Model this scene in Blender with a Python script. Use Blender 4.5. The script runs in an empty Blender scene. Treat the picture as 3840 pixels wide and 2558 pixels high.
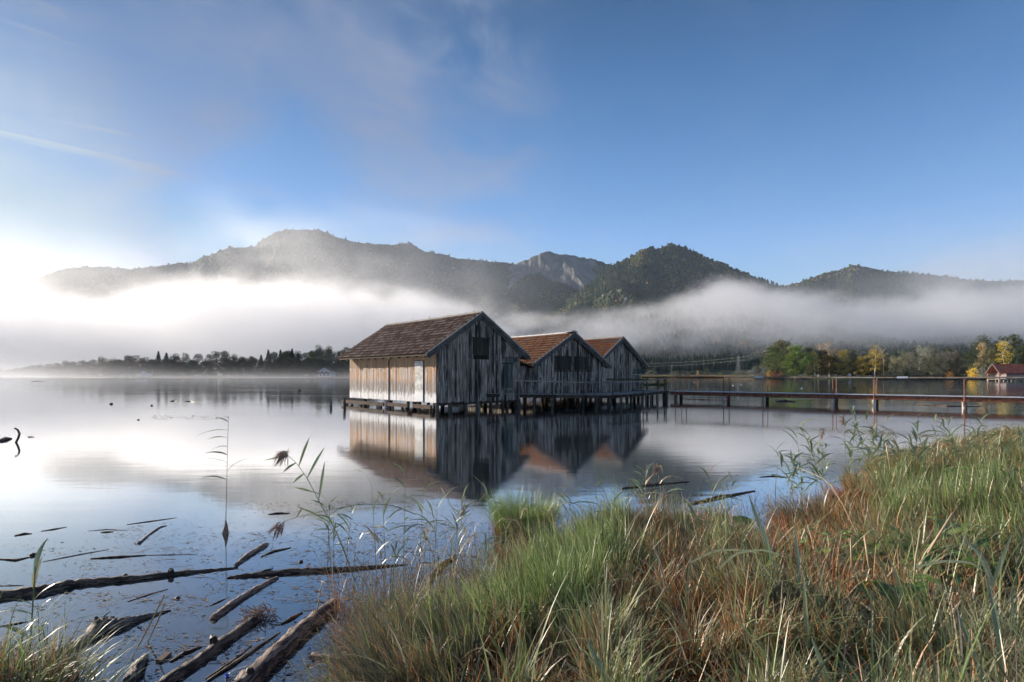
import bpy, math, random
import numpy as np
from mathutils import Vector, Matrix
C = bpy.context.scene
COL = C.collection
R = math.radians
F, CX, HY, EYE = 2100.0, 1920.0, 1410.0, 1.9      # lens and eye height measured from the photograph

# ------------------------------------------------------------------ camera
cam = bpy.data.cameras.new('camera'); co = bpy.data.objects.new('camera', cam); COL.objects.link(co)
co.location = (0, 0, EYE); co.rotation_euler = (R(90), 0, 0)
cam.sensor_width = 36; cam.lens = 36 * F / 3840; cam.shift_y = (HY - 1279) / 3840
cam.clip_start = .05; cam.clip_end = 30000
C.camera = co

# ------------------------------------------------------------------ sun and sky
SUN_AZ, SUN_EL = 60.0, 15.0                        # degrees to the left of the view, degrees up
sd = Vector((-math.sin(R(SUN_AZ)) * math.cos(R(SUN_EL)), math.cos(R(SUN_AZ)) * math.cos(R(SUN_EL)), math.sin(R(SUN_EL))))
sl = bpy.data.lights.new('sun', 'SUN'); sl.energy = 5.0; sl.angle = R(.6); sl.color = (1, .87, .72)
so = bpy.data.objects.new('sun', sl); COL.objects.link(so)
so.rotation_euler = (-sd).to_track_quat('-Z', 'Y').to_euler()
w = bpy.data.worlds.new('World'); C.world = w; w.use_nodes = True
nt = w.node_tree; N = nt.nodes; L = nt.links
def wn(t, **k):
    n = N.new(t)
    for a, b in k.items(): setattr(n, a, b)
    return n
sky = wn('ShaderNodeTexSky', sky_type='NISHITA', sun_disc=False)
sky.sun_elevation = R(SUN_EL); sky.sun_rotation = R(-SUN_AZ); sky.altitude = 600; sky.air_density = 1.3; sky.dust_density = .25; sky.ozone_density = 3.2
tc = wn('ShaderNodeTexCoord')
def wmath(op, a, b=None, c=None, clamp=False):
    n = wn('ShaderNodeMath', operation=op, use_clamp=clamp)
    for i, v in enumerate((a, b, c)):
        if v is None: continue
        if isinstance(v, (int, float)): n.inputs[i].default_value = v
        else: L.new(v, n.inputs[i])
    return n.outputs[0]
def wnoise(scale_xyz, rot, detail, rough, sc, dist=0):
    m = wn('ShaderNodeMapping'); m.inputs['Scale'].default_value = scale_xyz; m.inputs['Rotation'].default_value = rot
    L.new(tc.outputs['Generated'], m.inputs['Vector'])
    n = wn('ShaderNodeTexNoise'); n.inputs['Scale'].default_value = sc; n.inputs['Detail'].default_value = detail
    n.inputs['Roughness'].default_value = rough; n.inputs['Distortion'].default_value = dist
    L.new(m.outputs[0], n.inputs['Vector']); return n.outputs['Fac']
def wramp(v, a, b):
    n = wn('ShaderNodeMapRange', interpolation_type='SMOOTHSTEP'); n.inputs['From Min'].default_value = a; n.inputs['From Max'].default_value = b
    L.new(v, n.inputs['Value']); return n.outputs[0]
sx = wn('ShaderNodeSeparateXYZ'); L.new(tc.outputs['Generated'], sx.inputs[0])
# broad thin veils of cloud, thicker over the left half of the sky, and a few drawn-out streaks
az = wmath('ARCTAN2', sx.outputs[0], sx.outputs[1]); cb = wn('ShaderNodeCombineXYZ'); L.new(az, cb.inputs[0]); L.new(sx.outputs[2], cb.inputs[1])
def dnoise(rot, sc, scale, detail, rough, dist, off=0):
    m = wn('ShaderNodeMapping'); m.inputs['Rotation'].default_value = (0, 0, R(rot)); m.inputs['Scale'].default_value = sc; m.inputs['Location'].default_value = (off, off * .7, off)
    L.new(cb.outputs[0], m.inputs['Vector']); n = wn('ShaderNodeTexNoise'); n.inputs['Scale'].default_value = scale; n.inputs['Detail'].default_value = detail; n.inputs['Roughness'].default_value = rough; n.inputs['Distortion'].default_value = dist
    L.new(m.outputs[0], n.inputs['Vector']); return n.outputs['Fac']
leftish = wramp(az, .12, -.30); low = wramp(sx.outputs[2], .42, .02); high = wramp(sx.outputs[2], .10, .42)
veil = wramp(dnoise(-55, (1, 2.3, 1), 2.1, 4, .5, .7, 1.7), .34, .60)
puff = wramp(dnoise(20, (1, 1.2, 1), 5.5, 5, .55, .5, 4.2), .35, .75)
dens = wmath('MULTIPLY', wmath('MULTIPLY', veil, wmath('ADD', wmath('MULTIPLY', puff, .5), .5)), wmath('ADD', wmath('MULTIPLY', leftish, .95), .10))
streak = wramp(dnoise(31, (1.1, 15, 1), 2.2, 4, .55, .35, 7.7), .57, .70)
dens = wmath('ADD', dens, wmath('MULTIPLY', wmath('MULTIPLY', wramp(dnoise(70, (1, 2.6, 1), 3.4, 5, .55, .9, 9.3), .40, .66), wmath('MULTIPLY', wramp(az, .12, -.02), wramp(az, -.42, -.12))), wmath('ADD', wmath('MULTIPLY', high, .45), .15)))
dens = wmath('ADD', dens, wmath('MULTIPLY', wmath('MULTIPLY', wramp(az, .48, .72), wramp(sx.outputs[2], .22, .09)), .55))
dens = wmath('ADD', dens, wmath('MULTIPLY', wmath('MULTIPLY', streak, wramp(az, -.28, -.60)), .60))
# bright thin cloud low in the sky towards the sun
dsun = wn('ShaderNodeVectorMath', operation='DOT_PRODUCT'); L.new(tc.outputs['Generated'], dsun.inputs[0]); dsun.inputs[1].default_value = (-math.sin(R(53)) * .99, math.cos(R(53)) * .99, .13)
nearsun = wramp(dsun.outputs['Value'], .90, 1.0)
dens = wmath('ADD', dens, wmath('MULTIPLY', wmath('MULTIPLY', nearsun, wramp(sx.outputs[2], .34, .10)), .62), clamp=True)
hz = wmath('MULTIPLY', wramp(sx.outputs[2], .30, .0), .16)
dens = wmath('ADD', dens, hz, clamp=True)
cc = wn('ShaderNodeMix', data_type='RGBA'); L.new(nearsun, cc.inputs[0])
cl = wn('ShaderNodeMix', data_type='RGBA'); L.new(high, cl.inputs[0]); cl.inputs[6].default_value = (3.3, 3.75, 4.9, 1); cl.inputs[7].default_value = (1.42, 1.78, 2.70, 1); L.new(cl.outputs[2], cc.inputs[6]); cc.inputs[7].default_value = (3.7, 4.4, 4.8, 1)
mx = wn('ShaderNodeMix', data_type='RGBA'); L.new(dens, mx.inputs[0]); L.new(cc.outputs[2], mx.inputs[7])
tint = wn('ShaderNodeMix', data_type='RGBA', blend_type='MULTIPLY'); tint.inputs[0].default_value = 1; tint.inputs[7].default_value = (.78, .93, 1.38, 1)
# soft shoulder so the sky next to the sun does not burn out, and a deeper blue overhead
ad = wn('ShaderNodeMix', data_type='RGBA', blend_type='MULTIPLY'); ad.inputs[0].default_value = 1; L.new(sky.outputs[0], ad.inputs[6]); ad.inputs[7].default_value = (.42, .42, .42, 1)
ad2 = wn('ShaderNodeMix', data_type='RGBA', blend_type='ADD'); ad2.inputs[0].default_value = 1; L.new(ad.outputs[2], ad2.inputs[6]); ad2.inputs[7].default_value = (1, 1, 1, 1)
dv = wn('ShaderNodeMix', data_type='RGBA', blend_type='DIVIDE'); dv.inputs[0].default_value = 1; L.new(sky.outputs[0], dv.inputs[6]); L.new(ad2.outputs[2], dv.inputs[7])
el = wn('ShaderNodeMapRange'); el.inputs['From Min'].default_value = .06; el.inputs['From Max'].default_value = .60; el.inputs['To Min'].default_value = 2.9; el.inputs['To Max'].default_value = .70; L.new(sx.outputs[2], el.inputs['Value'])
sc_ = wn('ShaderNodeMix', data_type='RGBA', blend_type='MULTIPLY'); sc_.inputs[0].default_value = 1; hs = wn('ShaderNodeHueSaturation'); hs.inputs['Saturation'].default_value = 1.55; L.new(dv.outputs[2], hs.inputs['Color']); L.new(hs.outputs[0], sc_.inputs[6]); L.new(el.outputs[0], sc_.inputs[7])
L.new(sc_.outputs[2], tint.inputs[6]); cap = wn('ShaderNodeMix', data_type='RGBA', blend_type='DARKEN'); cap.inputs[0].default_value = 1; L.new(tint.outputs[2], cap.inputs[6]); cap.inputs[7].default_value = (3.1, 3.9, 4.6, 1); L.new(cap.outputs[2], mx.inputs[6])
L.new(mx.outputs[2], N['Background'].inputs[0]); N['Background'].inputs[1].default_value = .10
C.view_settings.view_transform = 'Standard'; C.view_settings.look = 'None'; C.view_settings.gamma = 1
C.view_settings.exposure = .87
cy = C.cycles
cy.max_bounces = 10; cy.diffuse_bounces = 2; cy.glossy_bounces = 3; cy.transmission_bounces = 4; cy.transparent_max_bounces = 8
cy.volume_bounces = 7; cy.volume_max_steps = 64; cy.use_adaptive_sampling = True; cy.adaptive_threshold = .035; cy.adaptive_min_samples = 16; cy.use_denoising = True; cy.sample_clamp_indirect = 8
try: cy.denoiser = 'OPENIMAGEDENOISE'; cy.denoising_prefilter = 'ACCURATE'
except Exception: pass

# ------------------------------------------------------------------ helpers
def at(px, py, z=0.0):
    "point at height z whose picture position was measured in the photograph"
    d = (EYE - z) * F / (py - HY); return Vector(((px - CX) / F * d, d, z))
def atd(px, py, d): return Vector(((px - CX) / F * d, d, EYE - (py - HY) / F * d))
def hsh(n): n = (n << 13) ^ n; return n
_rng = np.random.RandomState(5); _tab = _rng.rand(256, 256).astype(np.float32)
def vnoise(x, y):
    xi = np.floor(x).astype(int); yi = np.floor(y).astype(int); fx = x - xi; fy = y - yi
    fx = fx * fx * (3 - 2 * fx); fy = fy * fy * (3 - 2 * fy)
    g = lambda a, b: _tab[a & 255, b & 255]
    return (g(xi, yi) * (1 - fx) + g(xi + 1, yi) * fx) * (1 - fy) + (g(xi, yi + 1) * (1 - fx) + g(xi + 1, yi + 1) * fx) * fy
def fbm(x, y, o=5, ridged=False, gain=.5):
    s = 0; a = 1; t = 0
    for i in range(o):
        n = vnoise(x * 2 ** i + 17.3 * i, y * 2 ** i + 9.1 * i)
        if ridged: n = 1 - abs(2 * n - 1)
        s = s + a * n; t += a; a *= gain
    return s / t
def np_mesh(name, co, faces, mat=None, attrs=None, smooth=False, uvs=None):
    "faces: (n,k) array of equal-sided faces"
    me = bpy.data.meshes.new(name); co = np.asarray(co, np.float32); faces = np.asarray(faces, np.int32)
    nf, k = faces.shape
    me.vertices.add(len(co)); me.vertices.foreach_set('co', co.ravel())
    me.loops.add(nf * k); me.loops.foreach_set('vertex_index', faces.ravel())
    me.polygons.add(nf); me.polygons.foreach_set('loop_start', np.arange(0, nf * k, k, dtype=np.int32))
    try: me.polygons.foreach_set('loop_total', np.full(nf, k, np.int32))
    except Exception: pass
    if smooth: me.polygons.foreach_set('use_smooth', np.ones(nf, bool))
    me.update(calc_edges=True)
    for an, av in (attrs or {}).items():
        a = me.attributes.new(an, 'FLOAT', 'POINT'); a.data.foreach_set('value', np.asarray(av, np.float32))
    if mat: me.materials.append(mat)
    return me
def link(name, me, parent=None, loc=None):
    o = bpy.data.objects.new(name, me); COL.objects.link(o)
    if parent: o.parent = parent
    if loc is not None: o.location = loc
    return o
def tag(o, label=None, cat=None, group=None, kind=None):
    if label: o['label'] = label
    if cat: o['category'] = cat
    if group: o['group'] = group
    if kind: o['kind'] = kind
    return o
def empty(name, loc, rz=0, **k):
    o = bpy.data.objects.new(name, None); COL.objects.link(o); o.location = loc; o.rotation_euler = (0, 0, rz)
    o.empty_display_size = .2; return tag(o, **k)
class MB:
    "collects shapes for one mesh"
    def __init__(s): s.v = []; s.f = []; s.t = []
    def add(s, vs, fs, tint=.5):
        b = len(s.v); s.v += [tuple(v) for v in vs]; s.f += [tuple(b + i for i in f) for f in fs]; s.t += [tint] * len(vs)
    def hexa(s, p, tint=.5):
        "p: 8 corners, bottom ring 0-3, top ring 4-7"
        s.add(p, [(3, 2, 1, 0), (4, 5, 6, 7), (0, 1, 5, 4), (1, 2, 6, 5), (2, 3, 7, 6), (3, 0, 4, 7)], tint)
    def box(s, x0, x1, y0, y1, z0, z1, tint=.5):
        s.hexa([(x0, y0, z0), (x1, y0, z0), (x1, y1, z0), (x0, y1, z0), (x0, y0, z1), (x1, y0, z1), (x1, y1, z1), (x0, y1, z1)], tint)
    def beam(s, a, b, w, h, tint=.5, up=(0, 0, 1)):
        a = Vector(a); b = Vector(b); d = (b - a).normalized(); up = Vector(up)
        sd_ = d.cross(up); sd_ = sd_.normalized() * w / 2 if sd_.length > 1e-5 else Vector((w / 2, 0, 0)); u = sd_.cross(d).normalized() * h / 2
        s.hexa([a - sd_ - u, a + sd_ - u, b + sd_ - u, b - sd_ - u, a - sd_ + u, a + sd_ + u, b + sd_ + u, b - sd_ + u], tint)
    def tube(s, pts, rad, n=8, tint=.5, cap=True, jit=0, rnd=random):
        pts = [Vector(p) for p in pts]; rad = rad if isinstance(rad, (list, tuple)) else [rad] * len(pts)
        base = len(s.v); ref = Vector((0, 0, 1)); 
        if abs((pts[-1] - pts[0]).normalized().z) > .9: ref = Vector((1, 0, 0))
        for i, p in enumerate(pts):
            d = (pts[min(i + 1, len(pts) - 1)] - pts[max(i - 1, 0)]).normalized()
            a = d.cross(ref).normalized(); b = d.cross(a)
            for k in range(n):
                th = 2 * math.pi * k / n; r = rad[i] * (1 + (rnd.uniform(-jit, jit) if jit else 0))
                s.v.append(tuple(p + (a * math.cos(th) + b * math.sin(th)) * r)); s.t.append(tint)
        for i in range(len(pts) - 1):
            for k in range(n):
                s.f.append((base + i * n + k, base + i * n + (k + 1) % n, base + (i + 1) * n + (k + 1) % n, base + (i + 1) * n + k))
        if cap:
            s.f.append(tuple(base + k for k in range(n))[::-1]); s.f.append(tuple(base + (len(pts) - 1) * n + k for k in range(n)))
    def blade(s, pts, wid, side, tint=.5, fold=.25):
        "leaf blade: centre line pts, half widths, side vector; folded along its midrib"
        base = len(s.v); pts = [Vector(p) for p in pts]; n = len(pts)
        for i, p in enumerate(pts):
            d = (pts[min(i + 1, n - 1)] - pts[max(i - 1, 0)]).normalized(); sv = (side - d * side.dot(d)).normalized() * wid[i]
            nm = sv.cross(d).normalized() * wid[i] * fold
            s.v += [tuple(p - sv + nm), tuple(p), tuple(p + sv + nm)]; s.t += [tint] * 3
        for i in range(n - 1):
            a = base + 3 * i; s.f += [(a, a + 1, a + 4, a + 3), (a + 1, a + 2, a + 5, a + 4)]
    def build(s, name, mat, parent=None, smooth=False, loc=None):
        me = bpy.data.meshes.new(name); me.from_pydata(s.v, [], s.f); me.update()
        a = me.attributes.new('tint', 'FLOAT', 'POINT'); a.data.foreach_set('value', np.array(s.t, np.float32))
        if smooth: me.polygons.foreach_set('use_smooth', np.ones(len(me.polygons), bool))
        if mat: me.materials.append(mat)
        return link(name, me, parent, loc)

# ------------------------------------------------------------------ materials
class MT:
    def __init__(s, name):
        s.m = bpy.data.materials.new(name); s.m.use_nodes = True; s.nt = s.m.node_tree; s.N = s.nt.nodes; s.L = s.nt.links
        s.p = s.N['Principled BSDF']; s.out = s.N['Material Output']
        s.p.inputs['Roughness'].default_value = .8; s.p.inputs['Specular IOR Level'].default_value = .25
    def n(s, t, **k):
        n = s.N.new(t)
        for a, b in k.items(): setattr(n, a, b)
        return n
    def put(s, sock, v):
        if hasattr(v, 'is_linked') or hasattr(v, 'links'): s.L.new(v, sock)
        else: sock.default_value = v
    def math(s, op, *a, clamp=False):
        n = s.n('ShaderNodeMath', operation=op, use_clamp=clamp)
        for i, v in enumerate(a): s.put(n.inputs[i], v)
        return n.outputs[0]
    def coord(s, kind='Object', scale=(1, 1, 1), rot=(0, 0, 0)):
        c = s.n('ShaderNodeTexCoord'); m = s.n('ShaderNodeMapping'); m.inputs['Scale'].default_value = scale; m.inputs['Rotation'].default_value = rot
        s.L.new(c.outputs[kind], m.inputs['Vector']); return m.outputs[0]
    def wcoord(s, scale=(1, 1, 1)):
        c = s.n('ShaderNodeNewGeometry'); m = s.n('ShaderNodeMapping'); m.inputs['Scale'].default_value = scale
        s.L.new(c.outputs['Position'], m.inputs['Vector']); return m.outputs[0]
    def noise(s, vec, sc=1, detail=3, rough=.5, dist=0):
        n = s.n('ShaderNodeTexNoise'); n.inputs['Scale'].default_value = sc; n.inputs['Detail'].default_value = detail
        n.inputs['Roughness'].default_value = rough; n.inputs['Distortion'].default_value = dist
        s.L.new(vec, n.inputs['Vector']); return n.outputs['Fac']
    def ss(s, v, a, b, lo=0., hi=1.):
        n = s.n('ShaderNodeMapRange', interpolation_type='SMOOTHSTEP'); n.inputs['From Min'].default_value = a; n.inputs['From Max'].default_value = b
        n.inputs['To Min'].default_value = lo; n.inputs['To Max'].default_value = hi
        s.L.new(v, n.inputs['Value']); return n.outputs[0]
    def mix(s, f, a, b, mode='MIX'):
        n = s.n('ShaderNodeMix', data_type='RGBA', blend_type=mode); s.put(n.inputs[0], f)
        for i, v in ((6, a), (7, b)):
            if isinstance(v, tuple): n.inputs[i].default_value = v + (1,) if len(v) == 3 else v
            else: s.L.new(v, n.inputs[i])
        return n.outputs[2]
    def ramp(s, v, stops):
        n = s.n('ShaderNodeValToRGB'); e = n.color_ramp.elements
        while len(e) < len(stops): e.new(.5)
        for el, (p, c) in zip(e, stops): el.position = p; el.color = c + (1,)
        s.L.new(v, n.inputs[0]); return n.outputs[0]
    def attr(s, name='tint'):
        n = s.n('ShaderNodeAttribute'); n.attribute_name = name; return n.outputs['Fac']
    def bump(s, h, dist=.01, strength=1.):
        n = s.n('ShaderNodeBump'); n.inputs['Distance'].default_value = dist; n.inputs['Strength'].default_value = strength
        s.L.new(h, n.inputs['Height']); s.L.new(n.outputs[0], s.p.inputs['Normal'])
    def col(s, c): s.put(s.p.inputs['Base Color'], c if not isinstance(c, tuple) else c + (1,)); return s
    def sep(s, v):
        n = s.n('ShaderNodeSeparateXYZ'); s.L.new(v, n.inputs[0]); return n.outputs
    def leafy(s, color, trans=.4, gloss=.08, rough=.45):
        d = s.n('ShaderNodeBsdfDiffuse'); t = s.n('ShaderNodeBsdfTranslucent'); m = s.n('ShaderNodeMixShader'); m.inputs[0].default_value = trans
        g = s.n('ShaderNodeBsdfGlossy'); g.inputs['Roughness'].default_value = rough; m2 = s.n('ShaderNodeMixShader'); m2.inputs[0].default_value = gloss
        s.L.new(color, d.inputs[0]); s.L.new(color, t.inputs[0]); s.L.new(d.outputs[0], m.inputs[1]); s.L.new(t.outputs[0], m.inputs[2])
        s.L.new(m.outputs[0], m2.inputs[1]); s.L.new(g.outputs[0], m2.inputs[2]); s.L.new(m2.outputs[0], s.out.inputs['Surface']); s.N.remove(s.p); return s.m

# ------------------------------------------------------------------ water
def water_material():
    t = MT('water'); t.N.remove(t.p)
    wc = t.wcoord((1, 1, 1)); 
    rip = t.noise(t.wcoord((.5, 2.2, 1)), 1.3, 3, .5); slow = t.noise(t.wcoord((.04, .25, 1)), 1., 3, .5)
    b = t.n('ShaderNodeBump'); b.inputs['Distance'].default_value = .012; b.inputs['Strength'].default_value = .14; t.L.new(rip, b.inputs['Height'])
    g = t.n('ShaderNodeBsdfGlossy'); g.inputs['Color'].default_value = (.93, .94, .95, 1)
    r = t.ss(slow, .35, .7, .05, .09); t.L.new(r, g.inputs['Roughness']); t.L.new(b.outputs[0], g.inputs['Normal'])
    d = t.n('ShaderNodeBsdfDiffuse'); d.inputs[0].default_value = (.020, .026, .028, 1)
    fr = t.n('ShaderNodeFresnel'); fr.inputs['IOR'].default_value = 1.45
    f = t.ss(fr.outputs[0], .03, .50, .30, .96)
    m = t.n('ShaderNodeMixShader'); t.L.new(f, m.inputs[0]); t.L.new(d.outputs[0], m.inputs[1]); t.L.new(g.outputs[0], m.inputs[2])
    t.L.new(m.outputs[0], t.out.inputs['Surface']); return t.m
me = np_mesh('water', [(-5200, -60, 0), (5200, -60, 0), (5200, 3000, 0), (-5200, 3000, 0)], [(0, 1, 2, 3)], water_material())
tag(link('water', me), kind='structure')

# ------------------------------------------------------------------ mountains
def mountain_material(name, forest, rock, rock_amt, autumn=.2):
    t = MT(name); p = t.wcoord((1, 1, 1))
    n1 = t.noise(p, .035, 6, .65); n2 = t.noise(p, .006, 5, .6); n3 = t.noise(t.wcoord((1, 1, .35)), .012, 6, .65)
    f = t.mix(t.ss(n1, .35, .7), tuple(c * .45 for c in forest), tuple(c * 1.7 for c in forest))
    f = t.mix(t.math('MULTIPLY', t.ss(n1, .55, .68), t.ss(n2, .45, .6, 0, autumn)), f, (.20, .11, .035))
    rk = t.mix(t.ss(n3, .3, .7), tuple(c * .5 for c in rock), rock)
    mask = t.ss(t.math('ADD', t.math('MULTIPLY', t.attr('rock'), .55), n3), 1.02 - rock_amt, 1.12 - rock_amt)
    t.col(t.mix(mask, f, rk)); t.p.inputs['Roughness'].default_value = .95
    b = t.math('ADD', n1, t.math('MULTIPLY', n3, 2)); t.bump(b, 14, .8); return t.m
def mountain(name, ridge, dist, near, mat, back=900, nx=420, ny=110, power=1.2, gully=.20, seed=0., rockfn=None, wob=0, spur=0):
    "ridge: (px, py) skyline points; the flank falls from the ridge at distance dist to the valley at distance near"
    rp = np.array(ridge, float); px = np.linspace(rp[0, 0], rp[-1, 0], nx); py = np.interp(px, rp[:, 0], rp[:, 1])
    u = (px - CX) / F
    dd = dist * np.ones(nx) + wob * (fbm(px / 260 + seed, px * 0 + seed, 3) - .5) * 2
    t = np.concatenate([np.linspace(0, 1, ny) ** .9, 1 + np.linspace(.04, 1, 18) * back / dist])
    U = u[None, :]; Tt = t[:, None]
    Rr = np.where(Tt <= 1, near + (dd[None, :] - near) * Tt, dd[None, :] + (Tt - 1) * dist)
    jag = (fbm(px / 14 + seed, px * 0, 4) - .5) * 10
    zr = (HY - (py + jag)) / F * dd + EYE
    X = U * Rr; Y = Rr * np.ones_like(U)
    prof = np.where(Tt <= 1, np.clip(Tt, 0, 1) ** power, np.maximum(0, 1 - (Tt - 1) * dist / back) ** 1.1)
    edge = np.minimum(1, np.minimum(np.arange(nx), np.arange(nx)[::-1]) / 6.)[None, :]
    g = fbm(X / 330 + seed + Y / 1500, Y / 900 + seed, 6, ridged=True) - .55
    fade = np.clip(Tt * (1.0 - Tt), 0, .25) * 4 * (Tt <= 1)
    Z = zr[None, :] * prof * edge + g * fade * zr.max() * gully + (fbm(X / 60 + 3, Y / 60, 4) - .5) * 26 * (Tt < 1) * (1 - Tt ** 6)
    # keep the flank under the line of sight to the ridge
    lim = EYE + (zr / dd)[None, :] * Rr * (.70 + .30 * np.clip(Tt, 0, 1) ** 2) - 4
    Z = np.where(Tt < .985, np.minimum(Z, np.maximum(lim, EYE)), Z); Z = np.maximum(Z, -1) - 2
    co = np.stack([X, Y, Z], -1).reshape(-1, 3); nr = len(t)
    ii = (np.arange(nr - 1)[:, None] * nx + np.arange(nx - 1)[None, :]).ravel()
    fc = np.stack([ii, ii + 1, ii + nx + 1, ii + nx], 1)
    rock = np.zeros_like(X) if rockfn is None else rockfn(px[None, :] * np.ones_like(X), Tt * np.ones_like(X), g)
    me = np_mesh(name, co, fc, mat, {'rock': rock.ravel()}, smooth=True)
    return tag(link(name, me), kind='structure'), X, Y, Z, Tt
s_ = 3840 / 2354.
def ov(l): return [(a * s_, b * s_) for a, b in l]
m_gray = mountain_material('massif', (.030, .042, .026), (.15, .145, .14), .02, .35)
m_rock = mountain_material('rocky', (.034, .044, .022), (.22, .215, .20), .24, .4)
m_for = mountain_material('forest_slope', (.030, .042, .018), (.42, .40, .36), .10, .6)
ridge1 = ov([(55, 668), (75, 650), (100, 634), (140, 620), (190, 613), (240, 613), (300, 619), (340, 614), (380, 611), (410, 603), (440, 607), (460, 592), (490, 583), (515, 572), (535, 567), (555, 570), (585, 566), (605, 548), (630, 535), (660, 529), (700, 527), (715, 529), (735, 526), (760, 540), (800, 552), (830, 557), (850, 558), (870, 561), (900, 563), (920, 560), (945, 558), (960, 569), (975, 577), (1010, 582), (1050, 594), (1100, 597), (1150, 603), (1190, 606), (1250, 625), (1330, 660)])
f1 = mountain('mountain_massif', ridge1, 4600, 2700, m_gray, seed=2.2, wob=250)
def rock2(px, T, g): return np.clip((px - 1880) / 60, 0, 1) * np.clip((2280 - px) / 80, 0, 1) * np.clip((T - .45) / .3, 0, 1)
ridge2 = ov([(1100, 660), (1150, 625), (1180, 606), (1215, 596), (1230, 587), (1245, 580), (1262, 577), (1280, 582), (1290, 585), (1305, 584), (1330, 589), (1370, 596), (1390, 603), (1410, 612), (1450, 640), (1500, 680)])
f2 = mountain('rocky_peak', ridge2, 4100, 2600, m_rock, seed=7.7, gully=.34, rockfn=rock2, wob=80)
ridge2b = ov([(1150, 690), (1185, 655), (1200, 640), (1215, 632), (1240, 632), (1265, 646), (1300, 655), (1340, 672), (1400, 690)])
f2b = mountain('wooded_knoll', ridge2b, 3600, 2500, m_rock, seed=4.1, gully=.25, rockfn=lambda px, T, g: .35 + 0 * px)
ridge3 = ov([(1190, 745), (1230, 728), (1290, 700), (1330, 672), (1370, 640), (1400, 612), (1415, 606), (1440, 597), (1455, 588), (1470, 577), (1485, 572), (1497, 570), (1510, 575), (1522, 568), (1535, 564), (1548, 561), (1560, 564), (1580, 572), (1600, 581), (1620, 591), (1640, 600), (1665, 609), (1690, 618), (1720, 630), (1740, 640), (1770, 652), (1800, 661), (1840, 668), (1880, 690)])
f3 = mountain('forest_peak', ridge3, 3200, 1900, m_for, seed=11.3, gully=.50, wob=60, rockfn=lambda px, T, g: np.clip(g * 2.2, 0, 1) * (T > .4))
ridge4 = ov([(1760, 690), (1790, 662), (1830, 651), (1870, 636), (1900, 627), (1925, 623), (1945, 613), (1960, 608), (1985, 611), (2010, 618), (2030, 623), (2070, 625), (2100, 628), (2140, 631), (2180, 634), (2220, 642), (2260, 645), (2300, 647), (2360, 642), (2450, 640), (2600, 655)])
f4 = mountain('far_hill', ridge4, 3900, 2300, m_for, seed=5.9, gully=.2, wob=100)
ridge5 = ov([(1120, 770), (1200, 740), (1260, 722), (1300, 716), (1360, 712), (1420, 706), (1500, 697), (1560, 690), (1620, 684), (1700, 688), (1800, 705), (1950, 730), (2100, 745), (2250, 735), (2450, 720), (2600, 730)])
f5 = mountain('wooded_foothill', ridge5, 2300, 900, m_for, seed=8.4, gully=.16, back=500)

# far woods: one mass of small trees over the slopes
def wood_material():
    t = MT('far_wood'); a = t.attr('tint')
    c = t.ramp(a, [(0, (.018, .030, .016)), (.45, (.030, .048, .020)), (.62, (.075, .092, .030)), (.80, (.13, .13, .045)), (.92, (.20, .13, .045)), (1, (.30, .17, .06))])
    t.col(c); t.p.inputs['Roughness'].default_value = 1; return t.m
def scatter_wood(name, field, count, h, seed, label, tmin=.15, tmax=1.02, uclip=None, thr=0):
    _, X, Y, Z, T = field; rs = np.random.RandomState(seed); nr, nx = X.shape
    i = rs.uniform(0, nr - 1.01, count); j = rs.uniform(0, nx - 1.01, count); i0 = i.astype(int); j0 = j.astype(int); fi = i - i0; fj = j - j0
    bl = lambda A: A[i0, j0] * (1 - fi) * (1 - fj) + A[i0 + 1, j0] * fi * (1 - fj) + A[i0, j0 + 1] * (1 - fi) * fj + A[i0 + 1, j0 + 1] * fi * fj
    TT = T * np.ones_like(X); x, y, z, t = bl(X), bl(Y), bl(Z), bl(TT)
    k = (t > tmin) & (t < tmax) & (z > 5); 
    if uclip: px = x / y * F + CX; k &= (px > uclip[0]) & (px < uclip[1])
    x, y, z = x[k], y[k], z[k]; n = len(x)
    con = fbm(x / 170, y / 240, 3) + rs.uniform(-.13, .13, n) > .5      # conifer or broadleaf
    hh = h * rs.uniform(.7, 1.35, n) * np.where(con, 1.25, .85); ww = hh * np.where(con, .22, .42) * rs.uniform(.8, 1.25, n)
    ns = 6; ang = (np.arange(ns) * 2 * np.pi / ns)[None, :] + rs.uniform(0, 6, n)[:, None]
    rings = [(0.05, .75, .9), (.35, 1.0, 1.1), (.70, .45, .85)]
    V = []
    for zf, rc, rb in rings:
        rr = ww[:, None] * np.where(con, rc, rb)[:, None] * rs.uniform(.7, 1.3, (n, ns))
        V.append(np.stack([x[:, None] + np.cos(ang) * rr, y[:, None] + np.sin(ang) * rr, (z + hh * zf)[:, None] + rs.uniform(-.06, .06, (n, ns)) * hh[:, None]], -1))
    top = np.stack([x + rs.uniform(-.1, .1, n) * ww, y, z + hh * np.where(con, 1, .92)], -1)[:, None, :]
    V = np.concatenate(V + [top], 1); nv = ns * 3 + 1
    fs = []
    for r in range(2):
        for q in range(ns): a, b = r * ns + q, r * ns + (q + 1) % ns; fs += [(a, b, b + ns), (a, b + ns, a + ns)]
    for q in range(ns): fs.append((2 * ns + q, 2 * ns + (q + 1) % ns, 3 * ns))
    fs = np.array(fs); FA = (np.arange(n)[:, None, None] * nv + fs[None]).reshape(-1, 3)
    tn = np.where(con, rs.uniform(0, .5, n), np.clip(rs.normal(.62, .18, n), 0, 1))
    me = np_mesh(name, V.reshape(-1, 3), FA, wood_mat, {'tint': np.repeat(tn, nv)})
    return tag(link(name, me), label, 'trees', kind='stuff')
wood_mat = wood_material()
scatter_wood('forest', f3, 15000, 15, 1, 'dense mixed forest covering the pointed wooded peak', .12)
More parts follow.
